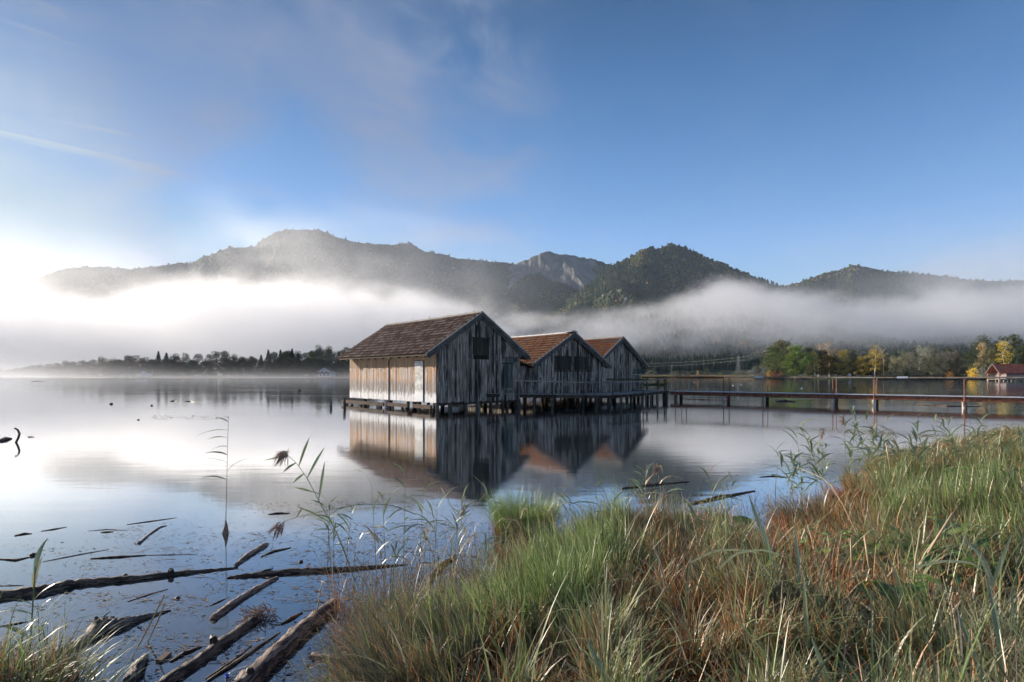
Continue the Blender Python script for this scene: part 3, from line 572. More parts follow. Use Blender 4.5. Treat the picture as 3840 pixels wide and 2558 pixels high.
# ------------------------------------------------------------------ pylons and power lines
t = MT('galvanised'); t.col((.30, .32, .33)); t.p.inputs['Metallic'].default_value = .3; t.p.inputs['Roughness'].default_value = .6; steel = t.m
def pylon(px, ytop, d, base, label):
    h = (HY - ytop) / F * d + EYE - base; e = empty('power_pylon', ((px - CX) / F * d, d, base), .5, label=label, cat='pylon', group='power pylons beyond the right shore')
    m = MB(); n = 9
    def c(k, sx, sy): w_ = h * (.115 * (1 - k / n) ** 1.25 + .012); return Vector((sx * w_, sy * w_, h * k / n))
    for k in range(n):
        for sx, sy in ((-1, -1), (1, -1), (1, 1), (-1, 1)):
            m.beam(c(k, sx, sy), c(k + 1, sx, sy), .16, .16)
            nx_, ny_ = -sy, sx
            m.beam(c(k, sx, sy), c(k + 1, nx_, ny_), .09, .09); m.beam(c(k, nx_, ny_), c(k + 1, sx, sy), .09, .09)
    m.build('tower', steel, e)
    for zf, l in ((.66, .20), (.80, .16), (.92, .10)):
        a = MB(); 
        for s in (-1, 1):
            a.beam((0, 0, h * zf), (s * h * l, 0, h * zf), .14, .14); a.beam((0, 0, h * (zf + .045)), (s * h * l, 0, h * zf), .1, .1)
        a.build('crossarm', steel, e)
        for s in (-1, 1):
            i = MB(); i.tube([(s * h * l, 0, h * zf), (s * h * l, 0, h * zf - 1.2)], .09, 5); i.build('insulator', steel, e)
    return e, h
p1 = pylon(2769, 1334, 640, 3, 'pale lattice power pylon standing over the reed belt'); p2 = pylon(2881, 1288, 470, 2, 'lattice power pylon rising behind the left edge of the green trees')
t = MT('cable'); t.col((.36, .37, .38)); cable = t.m
def wire(a, b, sag, label):
    m = MB(); pts = [a.lerp(b, i / 16) - Vector((0, 0, sag * 4 * (i / 16) * (1 - i / 16))) for i in range(17)]; m.tube(pts, .045, 4); tag(m.build('power_cable', cable), label, 'cable', 'power cables crossing in front of the hillside')
for s in (-1, 1):
    for k, (y1, y2) in enumerate(((1352, 1318), (1341, 1303))):
        a = atd(2769 + s * 9, y1, 640); b = atd(2881 + s * 9, y2, 470); c = atd(2250 + 12 * s, y1 + 14, 980); e = atd(4100, y2 - 62 + 7 * s, 430)
        w_ = ('near', 'far')[s > 0]; q = ('lower', 'upper')[k]
        wire(a, b, 2, f'{q} {w_} side cable between the two lattice pylons'); wire(c, a, 5, f'{q} {w_} side cable running left from the farther pylon'); wire(b, e, 6, f'{q} {w_} side cable running right behind the shore trees')
# ------------------------------------------------------------------ boathouses
def wood(name, dark, light, streak=(16, 16, .9), moss=.0, rough=.85, contrast=(.33, .68), silver=None):
    t = MT(name); p = t.coord('Object', streak); n = t.noise(p, 1, 5, .62); n2 = t.noise(t.coord('Object', (2.2, 2.2, .55)), 1, 4, .6); fine = t.noise(t.coord('Object', (70, 70, 2.5)), 1, 3, .6)
    tn = t.attr('tint'); v = t.math('ADD', t.math('MULTIPLY', n, .62), t.math('MULTIPLY', n2, .38)); v = t.math('ADD', v, t.math('MULTIPLY', t.math('SUBTRACT', tn, .5), .20))
    c = t.mix(t.ss(v, *contrast), dark, light)
    if silver: c = t.mix(t.ss(t.math('ADD', n, t.math('MULTIPLY', n2, .35)), .72, .82), c, silver)
    c = t.mix(t.ss(fine, .36, .52, .45, 0), c, tuple(x * .35 for x in dark))
    if moss: c = t.mix(t.math('MULTIPLY', t.ss(n2, .5, .66), moss), c, (.045, .065, .022))
    t.col(c); t.p.inputs['Roughness'].default_value = rough; t.bump(t.math('ADD', n, fine), .012, .8); return t.m
w_gab = wood('weathered_boards', (.022, .020, .018), (.33, .275, .225), silver=(.64, .56, .48), moss=.25, contrast=(.36, .66))
w_gab2 = wood('weathered_boards_grey', (.034, .031, .028), (.40, .34, .28), silver=(.64, .57, .49), moss=.10, contrast=(.35, .66))
w_trim = wood('weathered_trim', (.06, .056, .052), (.18, .165, .15), streak=(5, 5, 5), contrast=(.3, .7))
w_dark = wood('wet_timber', (.028, .020, .016), (.13, .085, .062), streak=(9, 9, 4), moss=.3)
w_pile = wood('pile_timber', (.03, .026, .023), (.17, .15, .13), streak=(9, 9, 2.5), moss=.3)
w_deck = wood('deck_boards', (.14, .135, .13), (.36, .35, .34), streak=(12, 12, 12), contrast=(.3, .7))
w_rail = wood('rail_timber', (.15, .12, .09), (.50, .42, .34), streak=(6, 6, 20))
w_moss = wood('mossy_timber', (.035, .045, .022), (.11, .13, .06), streak=(8, 8, 3), moss=.7)
def sunny_wall():
    t = MT('peeling_painted_boards'); s = t.sep(t.coord('Object')); z = s[2]
    big = t.noise(t.coord('Object', (.8, .8, .9)), 1, 4, .6); col = t.noise(t.coord('Object', (7, 7, .35)), 1, 3, .6); st = t.noise(t.coord('Object', (26, 26, 1.1)), 1, 4, .65); pat = t.noise(t.coord('Object', (6, 6, 2.2)), 1, 5, .7); tn = t.attr('tint')
    brown = t.mix(t.ss(st, .3, .7), (.19, .125, .075), (.45, .33, .22)); brown = t.mix(t.ss(tn, .4, 1, 0, .6), brown, (.50, .30, .15))
    grey = t.mix(t.ss(st, .35, .65), (.34, .33, .33), (.56, .56, .55))
    c = t.mix(t.ss(t.math('ADD', t.math('MULTIPLY', col, .6), t.math('MULTIPLY', tn, .42)), .38, .50), brown, grey)
    c = t.mix(t.ss(t.math('ADD', pat, t.math('MULTIPLY', t.math('SUBTRACT', col, .5), .8)), .55, .60, 0, .9), c, (.72, .71, .60))
    rust = t.math('MULTIPLY', t.ss(t.math('ADD', t.math('MULTIPLY', pat, .5), t.math('MULTIPLY', st, .5)), .47, .55), t.ss(z, .8, 1.6)); c = t.mix(t.math('MULTIPLY', rust, .8), c, (.58, .25, .08))
    c = t.mix(t.math('MULTIPLY', t.math('MULTIPLY', t.ss(pat, .34, .50), t.ss(z, 1.85, 1.35)), t.ss(st, .35, .6)), c, (.22, .19, .18))
    foot = t.ss(t.math('ADD', z, t.math('MULTIPLY', t.math('SUBTRACT', t.math('ADD', pat, st), 1.), 1.1)), 1.02, .78); c = t.mix(foot, c, (.84, .83, .81))
    top = t.ss(t.math('ADD', z, t.math('MULTIPLY', t.math('SUBTRACT', tn, .5), .05)), 2.385, 2.40); c = t.mix(top, c, brown)
    c = t.mix(t.ss(st, .33, .42, .6, 0), c, (.12, .08, .06)); t.col(c); t.bump(t.math('ADD', st, pat), .008, .7); return t.m
w_sun = sunny_wall()
def tiles(name, cols, patch, patchc):
    t = MT(name); tn = t.attr('tint'); n = t.noise(t.coord('Object', (1, 1, 1)), 3, 5, .65); n2 = t.noise(t.coord('Object'), .55, 4, .6); n3 = t.noise(t.coord('Object'), 30, 3, .6)
    c = t.ramp(t.math('ADD', t.math('MULTIPLY', tn, .7), t.math('MULTIPLY', n, .3)), cols)
    c = t.mix(t.math('MULTIPLY', t.ss(t.math('ADD', t.math('MULTIPLY', n2, .6), t.math('MULTIPLY', tn, .4)), .50, .60), patch), c, patchc)
    c = t.mix(t.ss(n3, .55, .7, 0, .5), c, (.06, .045, .04)); c = t.mix(t.ss(t.attr('trough_shade'), .25, .75, 0, .93), c, (.035, .024, .020)); t.col(c); t.p.inputs['Roughness'].default_value = .8; t.bump(n3, .006, .5); return t.m  # last dark mix paints shade into the tile channels and overlaps
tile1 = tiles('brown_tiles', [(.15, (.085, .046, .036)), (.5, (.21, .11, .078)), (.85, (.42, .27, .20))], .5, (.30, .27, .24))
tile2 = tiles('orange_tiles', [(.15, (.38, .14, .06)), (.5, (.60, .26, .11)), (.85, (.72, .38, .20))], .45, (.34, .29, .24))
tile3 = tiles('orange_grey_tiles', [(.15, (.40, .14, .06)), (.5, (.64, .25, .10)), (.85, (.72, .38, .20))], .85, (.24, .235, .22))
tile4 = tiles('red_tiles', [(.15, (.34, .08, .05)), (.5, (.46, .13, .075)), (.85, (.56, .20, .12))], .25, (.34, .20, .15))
t = MT('mortar'); t.col(t.mix(t.noise(t.coord(), 9, 4, .7), (.22, .20, .18), (.46, .43, .38))); mortar = t.m
t = MT('white_metal'); t.col(t.mix(t.ss(t.noise(t.coord(), 8, 4, .7), .45, .62), (.80, .79, .76), (.45, .43, .40))); t.p.inputs['Roughness'].default_value = .5; whitem = t.m
t = MT('black_gap'); t.col((.012, .012, .012)); black = t.m
t = MT('iron'); t.col((.06, .05, .05)); iron = t.m
hr = random.Random(11)
def boards(m, axis, u0, u1, pos, zb, zt, out, wmin=.11, wmax=.22, rag=.05, th=.025, back=.05):
    "vertical boards along axis 'x' or 'y' at pos, facing out (+1/-1); zt is a function of u"
    u = u0
    while u < u1 - .01:
        w_ = min(hr.uniform(wmin, wmax), u1 - u); 
        if u1 - (u + w_) < .06: w_ = u1 - u
        a = u + .004; b = u + w_ - .004; o = hr.uniform(0, .018); z0 = zb + hr.uniform(-rag, rag * .6); tn = hr.random()
        p0 = pos; p1 = pos + out * (th + o); lo, hi = min(p0, p1), max(p0, p1); ta, tb = zt(a), zt(b); k = hr.uniform(-.004, .004)
        if axis == 'x': pts = [(a + k, lo, z0), (b + k, lo, z0), (b + k, hi, z0), (a + k, hi, z0), (a, lo, ta), (b, lo, tb), (b, hi, tb), (a, hi, ta)]
        else: pts = [(lo, a + k, z0), (hi, a + k, z0), (hi, b + k, z0), (lo, b + k, z0), (lo, a, ta), (hi, a, ta), (hi, b, tb), (lo, b, tb)]
        m.hexa(pts, tn); u += w_
def roof_side(name, side, W, L_, zt, za, rows, colw, mat, parent, seed, amp=.06, step=.075):
    rs = np.random.RandomState(seed); nc = max(4, round(L_ / colw)); per = 6; K = nc * per + 1; y = np.linspace(0, L_, K); ph = (np.arange(K) % per) / per
    wave = np.array([0, .75, 1, .8, .25, 0])[np.arange(K) % per] * amp
    sl = math.hypot(W / 2, za - zt); nx_, nz_ = (za - zt) / sl * side, (W / 2) / sl; V = []; Fq = []; Tn = []; Shd = []
    tilt = rs.rand(rows, nc)
    tile_of = np.minimum(np.arange(K) // per, nc - 1)
    sag = .035 * np.sin(y / L_ * np.pi)
    for r in range(rows):
        ring = []
        for k, (bb, off) in enumerate([(r / rows, .0), ((r + 1.06) / rows, step), ((r + 1.06) / rows, step - .025)]):
            bb = min(bb, 1.012); wv = wave * (1 if k < 2 else .9) + off + (rs.rand(rows, nc)[r][tile_of] * .008)
            V.append(np.stack([W / 2 + side * bb * W / 2 + nx_ * wv, y, za - (za - zt) * bb + nz_ * wv - sag], -1)); Tn.append(tilt[r][tile_of]); Shd.append((1 - wave / amp) * .75 + (.5 if k == 0 else 0))  # painted shade: strongest in the troughs and under each overlap
        base = r * 3 * K
        for a in (0, 1):
            i = base + a * K + np.arange(K - 1); q = np.stack([i, i + 1, i + K + 1, i + K], 1); Fq.append(q if side > 0 else q[:, ::-1])
    me = np_mesh(name, np.concatenate(V), np.concatenate(Fq), mat, {'tint': np.concatenate(Tn), 'trough_shade': np.concatenate(Shd)})
    return link(name, me, parent)
def hut(A, W, zt, za, L_, of, oe, ob, zb, label, gab, side_m, tile_m, rows, colw, seed, ridge_m=None, rafters=True, hooks=0):
    th = math.atan2(.665, .747); root = empty('boathouse', (A[0], A[1], 0), th, label=label, cat='boathouse', group='three weathered boathouses on piles')
    zr = lambda x: zt + (za - zt) * (1 - abs(x - W / 2) / (W / 2)) - .17
    yb = L_ - ob
    m = MB(); boards(m, 'x', oe, W - oe, of, zb, lambda u: min(zr(u), zr(min(u + .0, W))), -1); m.build('front_wall', gab, root)
    m = MB(); boards(m, 'x', oe, W - oe, yb, zb, zr, 1); m.build('rear_wall', gab, root)
    m = MB(); boards(m, 'y', of, yb, oe, zb, lambda u: zr(oe), -1, .12, .2, .02); m.build('side_wall', side_m, root)
    m = MB(); boards(m, 'y', of, yb, W - oe, zb, lambda u: zr(oe), 1); m.build('side_wall', gab, root)
    m = MB(); m.box(oe + .05, W - oe - .05, of + .05, yb - .05, zb + .05, zb + .13); m.build('floor', w_dark, root)  # added slab that blocks light, so the space below the hut stays dark
    for s in (-1, 1):
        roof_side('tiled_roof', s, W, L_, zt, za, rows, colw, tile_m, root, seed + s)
        m = MB(); p = lambda x, y_, dz: (x, y_, zt + (za - zt) * (1 - abs(x - W / 2) / (W / 2)) + dz)
        e = W / 2 + s * (W / 2 - .02); c = W / 2
        lo = [p(e, .05, -.12), p(c, .05, -.12), p(c, L_ - .05, -.12), p(e, L_ - .05, -.12)]; hi = [p(e, .05, -.045), p(c, .05, -.045), p(c, L_ - .05, -.045), p(e, L_ - .05, -.045)]
        m.hexa(lo + hi); m.build('roof_boarding', w_dark, root)
        # barge boards: an upper and a lower board on each rake, front and back
        for yy, fr in ((0, 1), (L_, -1)):
            b = MB()
            for k, (d0, d1, yo) in enumerate(((-.20, .0, -.035), (-.33, -.21, .02)) if fr == 1 else ((-.22, 0, .0),)):
                y0 = yy + fr * yo; y1 = y0 + fr * .04; y0, y1 = min(y0, y1), max(y0, y1); x_e = W / 2 + s * (W / 2 + (.04 if k == 0 else -.10))
                q = lambda x, y_, dz: (x, y_, zt + (za - zt) * (1 - abs(x - W / 2) / (W / 2)) + dz)
                cc = W / 2 + s * .003
                b.hexa([q(x_e, y0, d0), q(cc, y0, d0), q(cc, y1, d0), q(x_e, y1, d0), q(x_e, y0, d1), q(cc, y0, d1), q(cc, y1, d1), q(x_e, y1, d1)], .4 + .2 * k)
            b.build('barge_board', w_trim, root)
        v = MB(); q = lambda x, y_, dz: (x, y_, zt + (za - zt) * (1 - abs(x - W / 2) / (W / 2)) + dz); x_e = W / 2 + s * W / 2
        v.hexa([q(x_e, -.05, .002), q(W / 2, -.05, .002), q(W / 2, .14, .002), q(x_e, .14, .002), q(x_e, -.05, .075), q(W / 2, -.05, .075), q(W / 2, .14, .075), q(x_e, .14, .075)]); v.build('verge', mortar, root)
    # ridge tiles
    m = MB(); n = int(L_ / .38); 
    for i in range(n):
        y0 = i * L_ / n; y1 = (i + 1.12) * L_ / n; sg = .035 * math.sin(math.pi * y0 / L_)
        for r_, ya, yb2, in ((.115 + .01 * (i % 2), y0, min(y1, L_ + .03)),):
            m.tube([(W / 2, ya, za - .01 - sg), (W / 2, yb2, za + .004 - sg)], [r_ * .93, r_ * 1.03], 10, hr.random())
    m.build('ridge_tiles', ridge_m or mortar, root)
    for i in range(hooks):
        y_ = L_ * (i + .5) / hooks + hr.uniform(-.3, .3); h = MB(); h.tube([(W / 2, y_, za + .08), (W / 2 + .02, y_, za + .19), (W / 2 + .05, y_ + .03, za + .20)], .014, 5); h.build('roof_hook', iron, root)
    # purlin ends
    for x in (W / 2, oe - .02, W - oe + .02):
        m = MB(); zc = zr(x) - (.05 if x == W / 2 else .08); m.box(x - .10, x + .10, -.0 + .08, of + .1, zc - .24, zc - .02); m.build('purlin', w_trim, root)
    if rafters:
        n = int(L_ / .85)
        for i in range(n):
            y_ = .35 + i * (L_ - .7) / (n - 1)
            for s in (-1, 1):
                m = MB(); x0 = W / 2 + s * (W / 2 - .06); x1 = W / 2 + s * (W / 2 - oe - .1); z0 = zt - .12; z1 = zr(x1) + .03
                m.hexa([(x0, y_ - .06, z0 - .10), (x1, y_ - .06, z1 - .16), (x1, y_ + .06, z1 - .16), (x0, y_ + .06, z0 - .10), (x0, y_ - .06, z0), (x1, y_ - .06, z1), (x1, y_ + .06, z1), (x0, y_ + .06, z0)]); m.build('rafter_end', w_dark, root)
    return root
def pile(root, x, y, z1, r=.09, mat=None, z0=-.6):
    m = MB(); k = hr.uniform(-.03, .03); m.tube([(x + k, y, z0), (x + k * .5, y, z0 * .3 + z1 * .7), (x, y, z1)], [r * 1.02, r * 1.05, r * .95], 9, hr.random()); return m.build('pile', mat or w_pile, root, smooth=False)
# --- large boathouse
H1 = hut((-4.44, 29.17), 7.40, 3.07, 5.48, 10.76, .16, .72, .36, .467, 'largest, nearest boathouse with brown tiles and a sunlit peeling orange and white side', w_gab, w_sun, tile1, 13, .235, 3, hooks=5)
def board_panel(root, name, x0, x1, z0, z1, y, mat, n=5, th=.03):
    m = MB(); w_ = (x1 - x0) / n
    for i in range(n): m.box(x0 + i * w_ + .005, x0 + (i + 1) * w_ - .005, y - th, y, z0 + hr.uniform(-.01, .01), z1, hr.random())
    return m.build(name, mat, root)
w_hatch = wood('blackened_boards', (.010, .010, .009), (.085, .078, .066), moss=.4)
w_door = wood('mossy_grey_boards', (.05, .058, .050), (.17, .19, .17), moss=.3)
yf = .16 - .045
h = board_panel(H1, 'hatch', .72 + 2.39, .72 + 3.53, 3.09, 4.02, yf, w_hatch, 6); m = MB(); m.box(.72 + 2.28, .72 + 3.68, yf - .07, yf - .032, 4.03, 4.08); m.build('lintel', w_hatch, h)
m = MB(); m.box(.72 + 2.44, .72 + 3.52, yf - .012, yf, 2.84, 3.08); m.build('hatch_opening', black, H1)
for k, x in enumerate((2.62, 3.30)): m = MB(); m.box(.72 + x, .72 + x + .05, yf - .06, yf - .032, 3.0, 4.75); m.build('batten', w_hatch, H1)
d_ = board_panel(H1, 'door', .72 + 4.68, .72 + 5.36, 1.17, 2.60, yf, w_door, 4); m = MB(); m.box(.72 + 4.62, .72 + 5.42, yf - .05, yf, 2.61, 2.69); m.build('door_lintel', w_hatch, d_)
m = MB(); m.box(.72 + 5.28, .72 + 5.31, yf - .07, yf - .032, 1.85, 2.0); m.build('door_handle', iron, d_)
board_panel(H1, 'boarding_panel', .72 + 4.72, .72 + 5.95, 2.72, 2.98, yf, w_door, 7)
m = MB(); m.box(.72 + 4.55, .72 + 5.98, yf - .04, yf, 2.99, 3.02); m.build('batten', w_hatch, H1)
board_panel(H1, 'kick_board', .72 + 4.66, .72 + 5.38, .90, 1.08, yf, w_door, 5)
# side wall details: pale panel door with a bracket, a dark joint between the two halves
xs = .72 - .05
t = MT('pale_panel'); n1 = t.noise(t.coord('Object', (3, 3, 3)), 1, 5, .7); n2 = t.noise(t.coord('Object', (1, 1, 4.2)), 1, 3, .5); z = t.sep(t.coord())[2]
c = t.mix(t.ss(n1, .38, .62), (.42, .42, .42), (.70, .70, .65)); c = t.mix(t.ss(n2, .56, .62, 0, .5), c, (.52, .36, .20)); c = t.mix(t.ss(t.math('ADD', z, t.math('MULTIPLY', t.math('SUBTRACT', n1, .5), .6)), 1.1, 1.0), c, (.82, .82, .80)); t.col(c)
m = MB(); m.box(xs - .035, xs, .16 + 1.21, .16 + 2.03, .50, 2.72); pd = m.build('side_door', t.m, H1)
m = MB(); m.box(xs - .05, xs - .036, .16 + 1.55, .16 + 2.05, 2.50, 2.56); m.build('bracket', whitem, pd)
m = MB(); m.box(xs - .012, xs + .02, .16 + 1.15, .16 + 1.205, .48, 2.75); m.box(xs - .012, xs + .02, .16 + 1.15, .16 + 2.1, 2.725, 2.76); m.build('door_frame', w_dark, pd)
m = MB(); m.box(xs - .02, xs + .02, .16 + 4.96, .16 + 5.02, .45, 2.9); m.build('wall_joint', black, H1)
def q_of(px): rel = (px - CX) / F; return .16 + (-4.0 - rel * 29.77) / (.665 + .747 * rel)
for px, r_ in ((1316, .11), (1336, .08), (1371, .07), (1397, .07), (1447, .075), (1491, .075), (1526, .085), (1541, .07), (1592, .07), (1634, .09)): pile(H1, .42, q_of(px), .30, r_)
t = MT('wound_pile'); s = t.sep(t.coord('Object', (1, 1, 14))); c = t.mix(t.math('GREATER_THAN', t.math('FRACT', s[2]), .5), (.12, .10, .12), (.30, .27, .28)); t.col(c); pile(H1, .40, q_of(1470), .46, .15, t.m)
pile(H1, .7, q_of(1422), .2, .17, mortar); pile(H1, .75, q_of(1571), .45, .12, w_dark)
for a, b, z_ in ((1303, 1383, .20), (1381, 1461, .21), (1474, 1553, .235), (1573, 1640, .25)):
    m = MB(); m.beam((.36, q_of(b), z_), (.36, q_of(a), z_ + .01), .14, .20, hr.random()); m.build('beam', w_dark, H1)
for x in np.linspace(.8, 6.6, 7): pile(H1, x + hr.uniform(-.2, .2), .3, .5, hr.uniform(.09, .13), w_pile if hr.random() < .5 else w_dark)
for x in (1.5, 3.2, 4.8, 6.5):
    for y in (3.2, 6.4, 9.8): pile(H1, x, y, .5, .12, w_dark)
m = MB(); m.beam((.8, .4, .38), (6.7, .4, .40), .16, .16); m.build('beam', w_dark, H1)
for x0, x1, y_ in ((2.0, 2.9, 1.2), (3.0, 4.0, 2.2)):      # pale floats lying under the front wall
    m = MB(); m.tube([(x0, y_, .06), (x1, y_, .09)], .10, 8); tag(m.build('float', whitem), 'pale float lying in the dark under the front wall of the largest boathouse' + (', nearer one' if x0 < 2.5 else ', farther one'), 'float', 'pale floats under the largest boathouse').matrix_basis = H1.matrix_basis.copy() if False else Matrix.Translation(H1.location) @ Matrix.Rotation(H1.rotation_euler.z, 4, 'Z')
# --- middle boathouse
H2 = hut((1.365, 36.09), 7.97, 2.66, 4.895, 10.4, .30, .72, .3, .46, 'middle boathouse with orange tiles, a pale ridge and two shutters in the gable', w_gab2, w_gab, tile2, 12, .22, 23, ridge_m=whitem)  # white ridge colour stands for sunlight falling on the ridge tiles
yf = .30 - .045
for x0, x1, z0, z1 in ((.72 + 1.53, .72 + 3.15, 2.33, 3.22), (.72 + 3.51, .72 + 5.09, 2.34, 3.22)):
    hh_ = board_panel(H2, 'shutter', x0, x1, z0, z1, yf, w_hatch, 6); m = MB(); m.box(x0 - .06, x1 + .06, yf - .06, yf - .01, z1 + .005, z1 + .05); m.build('lintel', w_hatch, hh_)
    m = MB(); m.box(x0 - .02, x1 + .04, yf - .09, yf - .01, z0 - .12, z0 - .04); m.build('sill', w_hatch, hh_)
    for x in (x0 + .38, x1 - .42): m = MB(); m.box(x, x + .05, yf - .062, yf - .034, z0 + .05, z1 + .75 - .1 * abs(x - 3.9)); m.build('strap', w_hatch, hh_)
m = MB(); m.hexa([(3.2, -.3, 4.9), (4.05, -.3, 4.9), (4.05, .5, 4.9), (3.5, .5, 4.9), (3.75, -.12, 5.06), (4.05, -.12, 5.0), (4.05, .12, 5.0), (3.8, .12, 5.06)]); m.build('ridge_cap', mortar, H2)
# boards that close the gap between the large and the middle boathouse
m = MB(); boards(m, 'x', -1.75, .70, .34, .62, lambda u: 2.62 - .25 * max(0, -u - .3), -1); m.build('infill_wall', w_gab2, H2)
m = MB(); m.hexa([(-1.75, -.1, 2.93), (-.02, -.1, 2.44), (-.02, 6, 2.44), (-1.75, 6, 2.93), (-1.75, -.1, 2.98), (-.02, -.1, 2.49), (-.02, 6, 2.49), (-1.75, 6, 2.98)]); m.build('valley_roof', w_dark, H2)
for x in np.linspace(-1, 7.4, 10): pile(H2, x + hr.uniform(-.2, .2), .6, .62, hr.uniform(.08, .13), w_dark)
for x in (.8, 3.2, 5.2, 7.2):
    for y in (3.2, 6.4, 9.8): pile(H2, x, y, .62, .12, w_dark)
# --- far boathouse
H3 = hut((6.35, 42.48), 6.8, 2.73, 4.99, 9.8, .30, .62, .3, .46, 'smallest, farthest of the three boathouses, with a patchy orange and grey roof and no shutters', w_gab2, w_gab, tile3, 11, .21, 43, hooks=8)
hp = board_panel(H3, 'hatch', 6.8 - .62 - 1.05, 6.8 - .64, 2.05, 2.50, .255, w_door, 5); m = MB(); m.box(5.0, 6.1, .20, .225, 2.02, 2.045); m.build('sill', whitem, hp)
m = MB(); m.box(4.95, 6.1, -.35, .1, .78, .82); m.build('step', w_deck, H3)
for x in np.linspace(.6, 6.2, 8): pile(H3, x + hr.uniform(-.15, .15), .5, .62, hr.uniform(.08, .12), w_dark)
for x in (1.5, 4, 6.1):
    for y in (3.2, 6.4, 9.4): pile(H3, x, y, .62, .11, w_dark)

# ------------------------------------------------------------------ jetty in front of the boathouses
def zat(py, d): return EYE - (py - HY) * d / F
JP = [(1831.5, 1477, 31.9), (1900, 1478, 33.0), (1990, 1480, 34.3), (2090, 1481.5, 35.1), (2187, 1482, 35.6), (2295, 1483, 36.2), (2350, 1479, 37.4), (2411, 1475, 39.4), (2460, 1470, 42.0), (2512, 1465, 45.0)]
front = [atd(px, py, d) for px, py, d in JP]
J = empty('jetty', tuple(Vector((front[0].x, front[0].y, 0))), 0, label='mossy plank jetty running in front of the three boathouses', cat='jetty')
inv = -Vector(J.location)
back = []
for i, p in enumerate(front):
    d = (front[min(i + 1, len(front) - 1)] - front[max(i - 1, 0)]); nrm = Vector((-d.y, d.x, 0)).normalized(); wd_ = [1.0, 1.4, 1.9, 2.3, 2.6, 3.2, 3.2, 2.2, 1.7, 1.5][i]; back.append(p + nrm * wd_)
m = MB()
for i in range(len(front) - 1):
    n = max(1, round((front[i + 1] - front[i]).length / .17))
    for k in range(n):
        a0 = front[i].lerp(front[i + 1], k / n + .004); a1 = front[i].lerp(front[i + 1], (k + 1) / n - .01); b0 = back[i].lerp(back[i + 1], k / n + .004); b1 = back[i].lerp(back[i + 1], (k + 1) / n - .01)
        e = (a0 - b0).normalized() * hr.uniform(-.03, .06); up = Vector((0, 0, .035 + hr.uniform(0, .01))); a0 = a0 + e; a1 = a1 + e
        m.hexa([q + inv for q in (a0, a1, b1, b0)] + [q + inv + up for q in (a0, a1, b1, b0)], hr.random())
m.build('decking', w_deck, J)
for off, z_ in ((.12, -.09), (1.3, -.09)):
    for i in range(0, len(front) - 1):
        a = front[i].lerp(back[i], off / (front[i] - back[i]).length) if off < .5 else front[i].lerp(back[i], .8); b = front[i + 1].lerp(back[i + 1], off / (front[i + 1] - back[i + 1]).length) if off < .5 else front[i + 1].lerp(back[i + 1], .8)
        m = MB(); m.beam(a + inv + Vector((0, 0, z_)), b + inv + Vector((0, 0, z_)), .12, .20, hr.random()); m.build('beam', w_dark, J)
def on_front(px, arr=front):
    for a, b in zip(arr, arr[1:]):
        pa = a.x / a.y * F + CX; pb = b.x / b.y * F + CX
        if pa <= px <= pb:
            r_ = (px - CX) / F; t_ = (r_ * a.y - a.x) / ((b.x - a.x) - r_ * (b.y - a.y)); return a.lerp(b, t_)
    return arr[-1].copy()
for px, r_ in ((1901, .075), (1938, .10), (2003, .07), (2072, .08), (2187, .10), (2240, .09), (2290, .10), (2330, .06), (2368, .08), (2411, .10), (2424, .07), (2443, .07), (2466, .07), (2499, .13)):
    p = on_front(px) + inv; pile(J, p.x, p.y + .12, p.z - .05, r_)
for i in range(1, len(back)):
    p = back[i] + inv; pile(J, p.x, p.y - .2, p.z - .05, .08, w_dark)
    p = front[i].lerp(back[i], .55) + inv; pile(J, p.x + .3, p.y, p.z - .05, .07, w_dark)
tops = []
for px, ytop in ((1938, 1424), (2026, 1415), (2071, 1415), (2186, 1420), (2298, 1423), (2411, 1419), (2499, 1412)):
    p = on_front(px); d = p.y; zt_ = EYE - (ytop - HY) * d / F; lean = hr.uniform(-.05, .05); m = MB(); low = p.z - .25 if px != 2026 else p.z + .7
    m.tube([(p.x + inv.x, p.y - .06, low), (p.x + inv.x + lean, p.y - .06, zt_)] if False else [Vector((p.x, p.y - .06, low)) + inv, Vector((p.x + lean, p.y - .06, zt_)) + inv], .035, 6); m.build('rail_post', w_moss if px > 2200 else w_dark, J)
RL = [(1925, 1427), (2000, 1429), (2071, 1431), (2186, 1434), (2298, 1434), (2411, 1431), (2499, 1417)]
for a, b in zip(RL, RL[1:]):
    pa = on_front(max(a[0], 1925)); pb = on_front(b[0]); A_ = Vector((pa.x, pa.y - .1, zat(a[1], pa.y))); B_ = Vector((pb.x, pb.y - .1, zat(b[1], pb.y))); m = MB(); m.beam(A_ + inv, B_ + inv, .04, .075, hr.random()); m.build('handrail', w_rail if b[0] < 2200 else w_deck, J)
m = MB(); m.beam(atd(2276, 1423, 41.5) + inv, atd(2432, 1423.5, 43.5) + inv, .10, .13); m.build('handrail', w_moss, J)
m = MB(); m.beam(atd(2406, 1415, 46.5) + inv, atd(2514, 1415, 46.6) + inv, .08, .12); m.build('handrail', w_moss, J)
m = MB(); m.beam(atd(2409, 1443.5, 46.3) + inv, atd(2500, 1443.5, 46.4) + inv, .05, .22); m.build('rail_board', w_moss, J)
for px in (2327, 2426, 2466, 2492): d = 43. if px < 2400 else 46.3; m = MB(); b = atd(px, 1463 if px > 2400 else 1470, d) + inv; a = atd(px, 1415 if px > 2400 else 1423, d) + inv; m.tube([Vector((b.x, b.y, -.5)), a], .065, 7); m.build('rail_post', w_moss, J)

